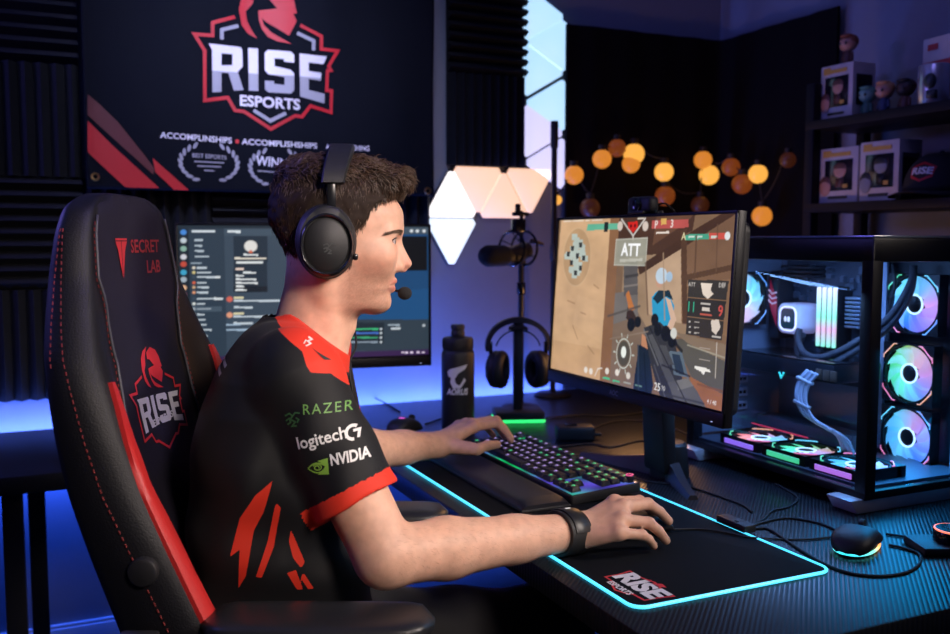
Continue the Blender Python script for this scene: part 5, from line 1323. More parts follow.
# left hand on the keys
Ml = [V3(at(474, 427, z=.836))]; Ml += [Ml[0]+V3((.004, .0225, .002)), Ml[0]+V3((-.001, .0440, -.001)), Ml[0]+V3((-.010, .0630, -.008))]
Pl = [V3(at(497, 423.5, z=.836))]; Pl += [Pl[0]+V3((.009, .0225, .003)), Pl[0]+V3((.004, .0450, .000)), Pl[0]+V3((-.014, .0650, -.008))]
Tl = [V3(at(511, 440, z=.8005))]; Tl += [Tl[0]+V3((.012, .0240, -.002)), Tl[0]+V3((.008, .0470, -.002)), Tl[0]+V3((-.012, .0680, -.002))]
tipsL = hand(W_l, Ml, Pl, Tl, W_l+(Ml[0]-W_l)*.25+V3((.006, -.012, -.010)), V3(at(477, 449.5, z=.802)), V3(at(497, 444.5, z=.801)), ZV)

hx, hy = Hd[0], Hd[1]
xs = axis(-.02, 1.0, [(hx-.12, hx+.14, .0019), (.70, .99, .0024)], .006)
ys = axis(1.03, 2.02, [(hy-.11, hy+.11, .0021), (1.19, 1.345, .0024), (1.80, 1.97, .0027)], .006)
zs = axis(-.01, 1.40, [(1.115, 1.385, .0019), (.752, .855, .0022), (.855, 1.115, .004)], .010)
co, fq = surf(body, xs, ys, zs)
me = np_mesh('person', co, fq)
# natural skin colour: lips, stubble, darker lower lids, redder nose and knuckles
p = (co-Hd)@HM.T; m = mir(p.astype(f32)); x, y, z = m.T
base = np.tile(np.array(srgb('#d4a68e')), (len(co), 1))
def tint(k, c, a): 
    k = np.clip(k, 0, 1)[:, None]*a; base[:] = base*(1-k)+np.array(srgb(c))*k
hm = (z > -.125) & (np.abs(p[:, 0]) < .15) & (y < .1)
g = lambda c, r: np.exp(-(((m-V3(c))/V3(r))**2).sum(1))*hm
jaw = np.clip((-.012-z)/.035, 0, 1)*np.clip((x-.006)/.02, 0, 1)*np.clip((z+.125)/.02, 0, 1)*hm*(1-g((.1, 0, -.060), (.03, .03, .012)))
jaw = np.maximum(jaw*np.clip((.105-x-.6*np.maximum(0, z+.05))/.02, .0, 1), g((.102, .0, -.0455), (.02, .026, .007))*.7)
tint(jaw*(.6+.5*rng.random(len(co))), '#7a5140', .50)
tint(g((.1, .010, -.0545), (.03, .018, .0042))+g((.1, .008, -.0652), (.03, .016, .005)), '#b5665c', .85)
tint(g((.118, .0, -.026), (.014, .02, .013)), '#c97a66', .55); tint(g((.07, .05, -.02), (.03, .03, .022)), '#d08a72', .35); tint(g((.098, .032, .003), (.02, .018, .005)), '#b87f6a', .4)
for q_ in list(Mr)+list(Pr)+list(Ml)+list(Pl): tint(np.exp(-(((co-q_)/.009)**2).sum(1)), '#c47f68', .45)
ca = me.color_attributes.new('skin', 'FLOAT_COLOR', 'POINT'); ca.data.foreach_set('color', np.concatenate([base, np.ones((len(co), 1))], 1).astype(f32).ravel())
M_skin = bpy.data.materials.new('skin'); M_skin.use_nodes = True; nt = M_skin.node_tree; pb = nt.nodes['Principled BSDF']
a_ = nd(nt, 'ShaderNodeAttribute', attribute_name='skin'); tcs = nd(nt, 'ShaderNodeTexCoord'); nz = nd(nt, 'ShaderNodeTexNoise'); nz.inputs['Scale'].default_value = 60; nz.inputs['Detail'].default_value = 5
mxs = nd(nt, 'ShaderNodeMix', data_type='RGBA', blend_type='MULTIPLY'); mxs.inputs[0].default_value = .45
nt.links.new(tcs.outputs['Object'], nz.inputs['Vector']); nt.links.new(a_.outputs['Color'], mxs.inputs[6])
cr_ = nd(nt, 'ShaderNodeMapRange'); cr_.inputs[1].default_value = .3; cr_.inputs[2].default_value = .7; cr_.inputs[3].default_value = .72; cr_.inputs[4].default_value = 1.15
nt.links.new(nz.outputs['Fac'], cr_.inputs[0]); nt.links.new(cr_.outputs[0], mxs.inputs[7]); nt.links.new(mxs.outputs[2], pb.inputs['Base Color'])
nz2 = nd(nt, 'ShaderNodeTexNoise'); nz2.inputs['Scale'].default_value = 900; nz2.inputs['Detail'].default_value = 3; bps = nd(nt, 'ShaderNodeBump'); bps.inputs['Strength'].default_value = .25; bps.inputs['Distance'].default_value = .0012
nt.links.new(tcs.outputs['Object'], nz2.inputs['Vector']); nt.links.new(nz2.outputs['Fac'], bps.inputs['Height']); nt.links.new(bps.outputs[0], pb.inputs['Normal'])
pb.inputs['Roughness'].default_value = .48; pb.inputs['Specular IOR Level'].default_value = .4
pb.inputs['Subsurface Weight'].default_value = .12; pb.inputs['Subsurface Radius'].default_value = (.012, .005, .003); pb.inputs['Subsurface Scale'].default_value = .5
me.transform(Matrix.Translation((-O[0], -O[1], 0)))
person = link_mesh('person', me, M_skin, smooth=180); person.location = (O[0], O[1], 0); RM[person.name] = Matrix.Translation((O[0], O[1], 0))
tag(person, 'young man with short brown hair in a black and red jersey seated at the desk', 'person')

# ---------------------------------------------------------------- eyes, brows, nails
M_eye = mat('eye_white', (.42, .38, .37), .2, var=.03); M_iris = mat('iris', (.035, .045, .05), .25, var=.4, vscale=900); M_pup = mat('pupil', (.004, .004, .004), .1)
for s in (-1, 1):
    c = V3((.0872, s*.0318, .0093)); e = MB().ball(h2w(c), .0126, 28).build('eyeball', M_eye, person, world=True, smooth=180)
    gd = V3((.985, -s*.02+.02, -.10)); gd /= np.linalg.norm(gd); gw = Vector(gd@HM)
    for nm, r, rad, m_ in (('iris', .01285, .0058, M_iris), ('pupil', .0130, .0026, M_pup)):
        ang = math.asin(rad/r); b = MB(frame(h2w(c), gw.orthogonal(), gw.cross(gw.orthogonal())))
        b.lathe([(r*sin(t), r*cos(t)) for t in np.linspace(ang, .001, 6)], 20); b.build(nm, m_, e, world=True, smooth=180)
skb = bvh_of(person); PM = RM[person.name]
def on_skin(w, dirw):
    l_ = PM.inverted() @ Vector(w); h = skb.ray_cast(l_+Vector(dirw)*.04, -Vector(dirw), .09); return PM @ h[0] if h[0] else Vector(w)
for s in (-1, 1):
    for nm, zz_, rr_, n_ in (('upper_lashes', .0047, .00095, 1), ('lower_lashes', -.0036, .0005, -1)):
        pts = []
        for t in np.linspace(R(-12), R(78), 14):
            k = math.sqrt(max(.05, 1-(zz_/.0131)**2)); b_ = 1-.75*max(0, (t-R(45))/R(33))**2
            d = Vector(V3((cos(t), s*sin(t), 0))@HM); pts.append(on_skin(h2w((.0875+.0146*cos(t)*k, s*(.0318+.0156*sin(t)*k), .0093+zz_*b_)), d)+d*.0004)
        MB().tube(pts, rr_, 6).build(nm, mat('lash_brown', (.025, .014, .010), .6), person, world=True, smooth=180)
M_hair = mat('hair_brown', (.022, .013, .009), .7, var=.5, vscale=120, spec=.15); M_hair2 = mat('hair_strand', (.060, .033, .019), .42, var=.85, vscale=90, spec=.5)
for s in (-1, 1):
    b = MB()
    for i in range(190):
        t = random.random(); w = random.uniform(-1, 1)
        c = V3((.125, s*(.009+.046*t), .0200+.0060*math.sin(t*2.3)-.003*t+w*(.0040-.0024*t)))
        d = Vector(V3((.6-.25*t, s*(.55+t*.4), .0))@HM).normalized(); q_ = on_skin(h2w((.102-.022*t*t, c[1], c[2])), d)
        tg = Vector(V3((-.25-.5*t, s*(.7), .32-.75*t))@HM).normalized()*random.uniform(.007, .011)
        b.tube([q_, q_+tg*.5+d*.0014, q_+tg+d*.0006], [.00035, .0003, .0001], 3, caps=False)
    b.build('eyebrow', mat('brow_brown', (.11, .065, .042), .5), person, world=True, smooth=180)
M_nail = mat('nail', (.62, .38, .32), .25, var=.03)
for tips, up_ in ((tipsR, ZV), (tipsL, ZV)):
    for k, (a, t, r) in enumerate(tips):
        d = Vector(t-a).normalized(); n = (Vector((0, 0, 1))-d*d.z).normalized()
        if k == 4: n = (n+Vector((0, -.5 if tips is tipsL else .5, 0))).normalized()
        c = Vector(t)-d*.0015+n*r*.66
        MB(frame(c, d, n.cross(d))).ball((0, 0, 0), (.0055, .0045, .0013), 14).build('fingernail', M_nail, person, world=True, smooth=180)

# ---------------------------------------------------------------- hair
def nz3(P, s):      # cheap smooth noise
    x, y, z = (P*s).T
    return (np.sin(x+1.7*np.sin(y*.9+.4))+np.sin(y*1.1+1.5*np.sin(z*1.2))+np.sin(z*.9+1.6*np.sin(x*1.1+2.)))/3
HZx = [-.11, -.073, -.03, .0, .030, .036, .050, .062, .105, .15]; HZz = [-.064, -.060, -.045, -.036, -.030, .024, .036, .060, .080, .084]
def hairf(P):
    p = ((P-Hd)@HM.T).astype(f32); x, y, z = p.T
    xr = np.where(x < .008, .101-.024*np.clip((.045-z)/.07, 0, 1), .101)
    r = ((np.abs(x-.008)/xr)**2.25+(np.abs(y)/.0865)**2.25+(np.abs(z-.058)/np.where(z > .058, .077, .128))**2.25)**(1/2.25); d = (r-1)*.086
    d = smin(d, ell(p, (.080, 0, .101), (.048, .056, .024)), .024); d = smin(d, ell(p, (.0, 0, .109), (.078, .064, .028)), .02)
    tk = np.clip((z-.06)/.05, 0, 1); d = d+(.0012+.0036*tk)*nz3(p*np.array([.55, 1.2, 1], f32), 105)+.0012*nz3(p[:, [1, 2, 0]], 240)
    zm = np.interp(x, HZx, HZz)+.010*np.clip((np.abs(y)-.04)/.04, 0, 1)*np.clip((x-.06)/.04, 0, 1)
    return smax(d, (zm-z)*.8, .005)
hf = Field().add(hairf, Hd+V3((.01, 0, .06)), .2)
R_ = .0024
co2, fq2 = surf(hf, axis(hx-.13, hx+.17, [], R_), axis(hy-.13, hy+.12, [], R_), axis(Hd[2]-.08, Hd[2]+.175, [], R_))
mh = np_mesh('hair', co2, fq2); hair = link_mesh('hair', mh, M_hair, person, world=True, smooth=180)
# loose strands over it
vn = np.empty(len(mh.vertices)*3, f32); mh.vertices.foreach_get('normal', vn); vn = vn.reshape(-1, 3)
sel = rng.choice(len(co2), min(11000, len(co2)), replace=False); sel = sel[(((co2[sel]-Hd)@HM.T)[:, 2] > -.06)]
P0 = co2[sel].astype(f32); N0 = vn[sel]; lp = (P0-Hd)@HM.T; ln = N0@HM.T; n_ = len(sel)
topk = np.clip((lp[:, 2]-.075)/.04, 0, 1)[:, None]; fro = np.clip((lp[:, 0]-.02)/.06, 0, 1)[:, None]
flow = topk*(np.array([[.9, 0, .18]])+rng.normal(0, .24, (n_, 3))+.35*np.stack([np.sin(lp[:, 1]*120), np.sin(lp[:, 0]*110+lp[:, 2]*60), 0*lp[:, 0]], 1))+(1-topk)*(np.array([[-.25, 0, -1.0]])+fro*np.array([[.1, 0, .25]])+rng.normal(0, .25, (n_, 3)))
flow -= ln*(flow*ln).sum(1)[:, None]*.85; flow /= np.linalg.norm(flow, axis=1)[:, None]
L_ = (.006+.006*rng.random((n_, 1)))*(1-topk)+(.012+.014*rng.random((n_, 1)))*topk
bn = np.cross(flow, ln); ph = rng.random((n_, 1))*6.28; amp = .0012+.0016*topk
rows = []
for k in range(6):
    t = k/5; c = lp-ln*.0025+flow*L_*t+ln*(.0010+.0042*topk)*math.sin(t*2.4)+bn*amp*np.sin(ph+t*4.2)+ln*amp*.7*np.cos(ph+t*4.2)-np.array([[0, 0, 1]])*.006*t*t*(1-topk*.6)
    rd = (.0007+.0006*topk[:, 0][:, None])*(1-t)**.6+.00012
    rows.append(np.stack([c+rd*(bn*math.cos(a)+ln*math.sin(a)) for a in (0, 2.09, 4.19)], 1))
A = np.stack(rows, 1)                                            # n, 6, 3, xyz
keep = (A[:, -1, 0, 0] < .115+.0) | (A[:, -1, 0, 2] > .078); A = A[keep]; n_ = len(A)
A = A.reshape(-1, 3)@HM+Hd; ix = np.arange(n_*18).reshape(n_, 6, 3); fs_ = []
for j in range(3): fs_.append(np.stack([ix[:, :-1, j], ix[:, :-1, (j+1) % 3], ix[:, 1:, (j+1) % 3], ix[:, 1:, j]], -1).reshape(-1, 4))
ms2 = np_mesh('hair_strands', A, np.concatenate(fs_)); link_mesh('loose_strands', ms2, M_hair2, hair, world=True, smooth=180)['kind'] = 'stuff'

# fine hairs on both forearms
rowsA = []
for E_, W_ in ((E_r, W_r), (E_l, W_l)):
    ax2 = (W_-E_)/np.linalg.norm(W_-E_); t = (co-E_)@ax2; Ln = float(np.linalg.norm(W_-E_)); rr = np.linalg.norm(co-E_-t[:, None]*ax2, axis=1)
    cand = np.flatnonzero((t > -.01) & (t < Ln*.86) & (rr < .05)); cand = rng.choice(cand, 900)
    p_ = co[cand]; n2 = p_-E_-((p_-E_)@ax2)[:, None]*ax2; n2 /= np.linalg.norm(n2, axis=1)[:, None]
    dr = ax2*.7+np.array([0, 0, -.5])+rng.normal(0, .25, (900, 3)); dr -= n2*(dr*n2).sum(1)[:, None]; dr /= np.linalg.norm(dr, axis=1)[:, None]; sd = np.cross(dr, n2); L2 = .006+.007*rng.random((900, 1))
    rowsA.append(np.stack([np.stack([p_+dr*L2*u+n2*(.0016*math.sin(u*2.6)-.0003)+(sd*math.cos(a)+n2*math.sin(a))*.00010*(1-.8*u) for a in (0, 2.09, 4.19)], 1) for u in (0, .35, .7, 1)], 1))
A2 = np.concatenate(rowsA); n3 = len(A2); ix = np.arange(n3*12).reshape(n3, 4, 3)
link_mesh('forearm_hair', np_mesh('forearm_hair', A2.reshape(-1, 3), np.concatenate([np.stack([ix[:, :-1, j], ix[:, :-1, (j+1) % 3], ix[:, 1:, (j+1) % 3], ix[:, 1:, j]], -1).reshape(-1, 4) for j in range(3)])), mat('arm_hair_brown', (.26, .14, .09), .5), person, world=True, smooth=180)['kind'] = 'stuff'

# ---------------------------------------------------------------- jersey
hemR = S_r+(E_r-S_r)*.70; hemL = S_l+(E_l-S_l)*.665
aR = (E_r-S_r)/np.linalg.norm(E_r-S_r); aL = (E_l-S_l)/np.linalg.norm(E_l-S_l)
NK0 = Hd+V3((-.020, 0, -.06))@HM; NK1 = Hd+V3((-.052, 0, -.215))@HM
# collar plane: from the nape down to the throat
c0 = Hd+V3((-.085, 0, -.078))@HM; c1 = Hd+V3((.030, 0, -.172))@HM; cd_ = (c1-c0)/np.linalg.norm(c1-c0); cn = np.cross(lP, cd_); cn = cn if cn[2] > 0 else -cn
def folds(P):
    t = (P-S_r)@aR; s = P@V3((.6, -.5, .62))
    arm_ = np.exp(-((P-(S_r+E_r)/2)**2).sum(1)/.03)
    bodyf = .0030*np.sin(38*(P[:, 2]*1.0+.45*(P@fP))+2.2*np.sin(P[:, 2]*11+3*(P@lP)))+.0018*np.sin(70*(P@fP)-30*P[:, 2])
    return bodyf*np.clip((1.09-P[:, 2])/.12, .15, 1), np.minimum(arm_, 1)*(.0020*np.sin(60*t+26*(P@fP)+1.5*np.sin(30*s)))
def sleeve(P, S, E, a, hem):
    d = rcone(P, S-a*.0, hem+a*.03, .0585, .0610)
    d = smin(d, rcone(P, S, S-a*.02, .060, .05), .02)
    d = smax(d, (P-hem)@a, .003)
    return smax(d, -smax(rcone(P, S+a*.06, E, .0535, .052), -((P-hem)@a+.03), .002), .003)
def jerseyf(P):
    d = torso(P); z = P[:, 2]
    d = smax(d, z-1.13, .03)
    d = smin(d, rcone(P, S_r, O-lP*.05+V3((0, 0, 1.070)), .058, .050), .025); d = smin(d, rcone(P, S_l, O+lP*.05+V3((0, 0, 1.070)), .058, .050), .025)
    col = smax(rcone(P, NK0, NK1, .0655, .0735), (P-c0)@cn-.0, .002); d = smin(d, col, .02)
    d = smax(d, (P-c0)@cn-.0005, .003)
    d = smax(d, .585-z, .004)
    sl_ = np.minimum(sleeve(P, S_r, E_r, aR, hemR), sleeve(P, S_l, E_l, aL, hemL))
    fb, fa = folds(P); d = smin(d+fb, sl_+fa, .016)
    d = smax(d, -smax(rcone(P, NK0+V3((0, 0, .1)), NK1, .0630, .0640), -((P-c0)@cn+.045), .002), .002)
    return d
jf = Field().add(jerseyf, (O[0], O[1], .85), .6)
co3, fq3 = surf(jf, axis(.02, .62, [], .0030), axis(1.05, 1.86, [], .0034), axis(.57, 1.25, [], .0030))
mj = np_mesh('jersey', co3, fq3)
# printed panels: signed distance to the red areas
Pj = co3.astype(np.float64)
def pan(pts, lat): q_ = [side(a, b, lat) for a, b in pts]; d = Pj-O; return -sd_poly(d@fP, Pj[:, 2], q_)
radR = np.linalg.norm(Pj-S_r-((Pj-S_r)@aR)[:, None]*aR, axis=1); red = np.where((radR < .078) & ((Pj-hemR)@aR < .006) & ((Pj-hemR)@aR > -.06), .0235+(Pj-hemR)@aR, -1)
nl = (np.linalg.norm(Pj-(hemL-aL*.01), axis=1) < .085) & ((Pj-hemL)@aL < .006); red = np.maximum(red, np.where(nl, .0235+(Pj-hemL)@aL, -1))
ctop = (Pj-c0)@cn
red = np.maximum(red, np.where((ctop > -.05) & (Pj[:, 2] > 1.04), ctop+.021, -1))
panel = pan([(268, 288), (258, 304), (288, 320), (299, 333), (306, 356), (310, 362), (329, 364), (342, 371), (356, 376), (356, 340), (330, 325), (291, 296)], -.085)
red = np.maximum(red, np.where(Pj[:, 2] > 1.03, panel, -1))
side_p = [[(273, 478), (264, 510), (254, 530), (246, 575), (238, 590), (240, 548), (230, 556), (240, 517), (256, 492)], [(291, 528), (299, 548), (305, 562), (301, 567), (293, 556), (289, 540)], [(287, 570), (297, 589), (303, 589), (296, 568)], [(303, 571), (314, 589), (308, 589), (301, 577)], [(276, 500), (268, 540), (256, 575), (262, 575), (274, 545), (281, 505)]]
lat = (Pj-O)@lP
for sp_ in side_p: red = np.maximum(red, np.where((np.abs(lat) > .10) & (Pj[:, 2] < 1.0) & (np.linalg.norm(Pj-(S_r+E_r)/2, axis=1) > .0), pan(sp_, -.17), -1))
near_arm = (np.linalg.norm(Pj-(S_r+aR*np.clip((Pj-S_r)@aR, 0, .25)[:, None]), axis=1) < .083) & ((Pj-hemR)@aR < -.0236); red = np.where(near_arm & (Pj[:, 2] < 1.03), -1, red)
at_ = mj.attributes.new('red', 'FLOAT', 'POINT'); at_.data.foreach_set('value', np.clip(red, -.02, .02).astype(f32))
M_jer = bpy.data.materials.new('jersey_cloth'); M_jer.use_nodes = True; nt = M_jer.node_tree; pb = nt.nodes['Principled BSDF']
a_ = nd(nt, 'ShaderNodeAttribute', attribute_name='red'); g_ = nd(nt, 'ShaderNodeMath', operation='GREATER_THAN'); g_.inputs[1].default_value = 0
mxj = nd(nt, 'ShaderNodeMix', data_type='RGBA'); mxj.inputs[6].default_value = (.0065, .007, .0085, 1); mxj.inputs[7].default_value = (.66, .035, .016, 1)
nt.links.new(a_.outputs['Fac'], g_.inputs[0]); nt.links.new(g_.outputs[0], mxj.inputs[0]); nt.links.new(mxj.outputs[2], pb.inputs['Base Color'])
tcs = nd(nt, 'ShaderNodeTexCoord'); nz2 = nd(nt, 'ShaderNodeTexNoise'); nz2.inputs['Scale'].default_value = 1500; bps = nd(nt, 'ShaderNodeBump'); bps.inputs['Strength'].default_value = .3; bps.inputs['Distance'].default_value = .0008
nt.links.new(tcs.outputs['Object'], nz2.inputs['Vector']); nt.links.new(nz2.outputs['Fac'], bps.inputs['Height']); nt.links.new(bps.outputs[0], pb.inputs['Normal'])
pb.inputs['Roughness'].default_value = .62; pb.inputs['Sheen Weight'].default_value = .03; pb.inputs['Specular IOR Level'].default_value = .25
jersey = link_mesh('jersey', mj, M_jer, person, world=True, smooth=180)
jersey['label'] = 'black esports jersey with red collar, cuffs and side stripes'
# sponsor marks pressed on the sleeve and back
jb = BVHTree.FromPolygons([Vector(v) for v in co3], [tuple(q_) for q_ in fq3])
def on_jersey(name, m2, px_, py_, ang, m_, size_px=1.):
    r = (at(px_, py_, d=1.)-Vector(CAM)).normalized(); h = jb.ray_cast(Vector(CAM), r, 4)
    if not h[0]: return
    k = ((np.array(h[0])-CAM)@fw)/F*size_px
    X_ = Vector(rt)*cos(ang)-Vector(up)*sin(ang); Y_ = Vector(rt)*sin(ang)+Vector(up)*cos(ang)
    T = frame(h[0], X_, Y_)
    decal(name, xf2d(m2, s=k), T, m_, jersey, True, bvh=jb, lift=.0012, cuts=.006)
J_grn = mat('print_green', (.13, .30, .07), .55); J_dgr = mat('print_dark_green', (.03, .10, .035), .55); J_wht = mat('print_white', (.66, .66, .66), .5); J_lime = mat('print_lime', (.20, .38, .05), .5)
on_jersey('lettering', text2d('RAZER', 14.5, .0, space=1.25, w=46), 326.5, 408.5, R(-3), J_grn)
on_jersey('lettering', text2d('logitech', 17, .015, w=50), 321, 439, R(-13), J_wht)
Gm = merge2d(stroke2d([(6.2*cos(a), 6.4*sin(a)) for a in np.linspace(R(50), R(275), 18)], 3.0), stroke2d([(.5, 1.5), (6.2, 1.5), (4.6, -6)], 2.6)); on_jersey('emblem', Gm, 353, 432, R(-10), J_wht)
on_jersey('lettering', text2d('NVIDIA', 15.5, .03, w=39), 349.5, 457, R(-10), J_wht)
eye = merge2d(stroke2d([(-10+20*t, 5.2*math.sin(pi*t)*(1-.25*t)) for t in np.linspace(0, 1, 14)], 1.3), stroke2d([(-10+20*t, -5.2*math.sin(pi*t)) for t in np.linspace(0, 1, 14)], 1.3), stroke2d([((5.2-3.6*t)*cos(a), (3.6-2.4*t)*sin(a)) for t, a in zip(np.linspace(0, 1, 26), np.linspace(2.6, -7, 26))], 1.2), poly2d([[(1, 6.5), (12, 8), (11, -8), (-1, -7), (4, -4.5), (8, 0), (4.5, 4.2)]]))
on_jersey('emblem', eye, 317.5, 467.5, R(-9), J_lime)
snake = merge2d(*[stroke2d(s_, 1.6) for s_ in ([(-8, 3), (-3, 5), (0, 2), (3, 5), (8, 4)], [(0, 2), (-3, -1), (2, -4), (-2, -8), (3, -8)], [(-8, -2), (-4, 0), (-3, -4), (-7, -6)], [(3, 0), (6, -2), (4, -5)])])
on_jersey('emblem', snake, 293, 418, R(-8), J_dgr)
on_jersey('lettering', text2d('IT', 22, .04), 223, 364, R(-57), J_wht)
on_jersey('emblem', merge2d(stroke2d([(-2, 4), (2, 2), (-1, 0), (2.5, -2), (-1, -5)], 1.5), stroke2d([(-3, 1), (-3.5, -3)], 1.2)), 309, 341, R(10), J_wht)
on_jersey('panel', poly2d([[(-9, 6), (-4, 2), (10, -7), (4, -6.5)]]), 321, 353, 0, mat('print_black', (.012, .012, .013), .6))
# ---------------------------------------------------------------- trousers and shoes
tr = Field()
tr.add(lambda P: smax(torso(P, .004), P[:, 2]-.66, .02), (O[0], O[1], .56), .3)
for h, k, a in zip(hips, knee, ank): tr.cone(h, k, .098, .074, .05); tr.cone(k, a+V3((0, 0, .03)), .074, .056, .03)
trf = Field().add(lambda P: smax(smax(tr(P)+.003*np.sin(55*P[:, 0]+40*P[:, 2]+30*P[:, 1]), .10-P[:, 2], .01), .46-P[:, 2]-10*np.clip((P-O)@fP-.17, 0, 1), .03), (O[0]+.2, O[1], .4), .7)
co4, fq4 = surf(trf, axis(.0, .98, [], .008), axis(.98, 1.85, [], .008), axis(.06, .72, [], .008))
link_mesh('trousers', np_mesh('trousers', co4, fq4), mat('black_trousers', (.010, .010, .012), .75, bump=.3, bscale=900, sheen=.1), person, world=True, smooth=180)
shf = Field()
for a, t in zip(ank, toe): shf.cone(a+V3((0, 0, -.055))-fP*.03, t+V3((0, 0, .004)), .042, .038, .01); shf.cone(a+V3((0, 0, -.02)), a+V3((0, 0, .01)), .046, .050, .02)
for i, (a, t) in enumerate(zip(ank, toe)):
    f_ = Field(); f_.cone(a+V3((0, 0, -.052))-fP*.03, t+V3((0, 0, .006)), .042, .037, .0); f_.cone(a+V3((0, 0, -.03)), a+V3((0, 0, .012)), .045, .050, .02)
    g_ = Field().add(lambda P: smax(f_(P), .003-P[:, 2], .004), (a+t)/2, .2); lo, hi = np.minimum(a, t)-.1, np.maximum(a, t)+.1
    c_, q_ = surf(g_, axis(lo[0], hi[0], [], .006), axis(lo[1], hi[1], [], .006), axis(-.03, .2, [], .006))
    link_mesh('shoe', np_mesh('shoe', c_, q_), mat('shoe_black', (.02, .02, .022), .5), person, world=True, smooth=180)
# ================================================================ gaming chair
HC = R(115); fC = V3((sin(HC), cos(HC), 0)); lC = V3((-cos(HC), sin(HC), 0))
chair = thing('gaming_chair', 'black gaming chair with red side stripes and team crest behind the player', 'chair', (O[0], O[1], 0), R(-25))   # local x forward, y to the sitter's left
M_lea = mat('black_leatherette', (.0065, .0065, .009), .5, bump=.3, bscale=450, var=.1, spec=.32); M_suede = mat('black_suede', (.013, .0115, .020), .65, bump=.3, bscale=700, spec=.2)
M_lred = mat('red_leatherette', (.50, .022, .022), .42, bump=.25, bscale=450, var=.08)
BZ = np.array([.48, .55, .65, .75, .85, .93, 1.0, 1.06, 1.10, 1.14, 1.20, 1.26, 1.295, 1.313, 1.320])
BW = np.array([.215, .235, .250, .262, .268, .268, .265, .258, .245, .224, .192, .172, .152, .118, .06])
BU = np.array([-.06, -.072, -.085, -.110, -.140, -.165, -.180, -.190, -.198, -.204, -.211, -.213, -.214, -.217, -.225])
BP = np.array([.060, .075, .080, .075, .060, .046, .036, .026, .018, .012, .005, .0, -.002, -.004, -.002])
BT = np.array([.05, .05, .05, .052, .055, .055, .055, .055, .056, .056, .056, .052, .046, .034, .015])
def bsec(z, off=0.):
    W_, u, p, t = [float(np.interp(z, BZ, a)) for a in (BW, BU, BP, BT)]
    f = [(-1.0, p-.030), (-.965, p-.010), (-.90, p), (-.82, p-.002), (-.74, p*.62), (-.64, p*.12), (-.5, -.002), (0, -.008)]
    f = f+[(-a, b) for a, b in f[-2::-1]]
    b = [(1.0, -t*.75), (.94, -t*.96), (.8, -t), (0, -t-.008), (-.8, -t), (-.94, -t*.96), (-1.0, -t*.75)]
    return [(u+d+off, v*W_, z) for v, d in f+b]
zz = np.concatenate([np.linspace(.48, 1.05, 22), np.linspace(1.07, 1.28, 14), [1.295, 1.306, 1.314, 1.320]])
o = MB().loft([[tuple(q_) for q_ in bsec(z)] for z in zz]).build('backrest', M_lea, chair, smooth=180, subsurf=1)
bk = o
def front_u(z, v):
    pts = bsec(z)[:15]; W_ = float(np.interp(z, BZ, BW)); return float(np.interp(v, [q_[1] for q_ in pts], [q_[0] for q_ in pts]))
KP = lambda z: float(np.interp(z, [.5, 1.0, 1.08, 1.15, 1.20, 1.3], [.56, .53, .52, .64, .80, .84]))
# centre panel in suede
secs = []
for z in np.linspace(.56, 1.316, 44):
    W_ = float(np.interp(z, BZ, BW)); k = KP(z)
    row = [(front_u(z, v*W_*k)+.003-.003*abs(v)**6, v*W_*k, z) for v in np.linspace(-1, 1, 13)]
    secs.append(row+[(x-.010, y, z_) for x, y, z_ in row[::-1]])
MB().loft(secs).build('centre_panel', M_suede, chair, smooth=60)
# red stripes over the side wings
for s in (-1, 1):
    secs = []
    for i, z in enumerate(np.linspace(.52, 1.068, 30)):
        W_ = float(np.interp(z, BZ, BW)); t = i/29; a, b = .64+.20*t**2, .960-.075*t**3
        row = [(front_u(z, s*v*W_)+.0045, s*v*W_, z) for v in np.linspace(a, b, 8)]
        secs.append(row+[(x-.012, y, z_) for x, y, z_ in row[::-1]])
    MB().loft(secs).build('side_stripe', M_lred, chair, smooth=60)
# seams and stitching
M_thr = mat('red_thread', (.22, .03, .03), .6); M_pip = mat('grey_piping', (.05, .05, .06), .5)
def seam(fn, z0, z1, name='seam'):
    n = 60; pts = [fn(z0+(z1-z0)*i/n) for i in range(n+1)]
    MB().tube(pts, .0022, 6).build(name, M_pip, chair, smooth=180)
def stitches(fn, z0, z1):
    b = MB(); L = z1-z0; n = int(L/.0085)
    for i in range(n):
        a, c = Vector(fn(z0+L*i/n)), Vector(fn(z0+L*(i+.55)/n)); b.tube([a, c], .0009, 4)
    b.build('stitching', M_thr, chair)['kind'] = 'stuff'
for s in (-1, 1):
    fw_ = lambda z, k: float(np.interp(z, BZ, BW))*k
    kf = KP
    seam(lambda z: (front_u(z, s*fw_(z, kf(z)+.02))+.003, s*fw_(z, kf(z)+.02), z), .56, 1.285)
    stitches(lambda z: (front_u(z, s*fw_(z, kf(z)+.05))+.002, s*fw_(z, kf(z)+.05), z), .60, 1.28)
    sideu = lambda z, q_: float(np.interp(z, BZ, BU)+np.interp(z, BZ, BP))*1-.030-(float(np.interp(z, BZ, BP))+float(np.interp(z, BZ, BT))*.7-.03)*q_
    stitches(lambda z: (sideu(z, .25), s*fw_(z, 1.0)+s*.0012, z), .60, 1.27)
    stitches(lambda z: (sideu(z, .85), s*fw_(z, 1.0)+s*.0012, z), 1.09, 1.27)
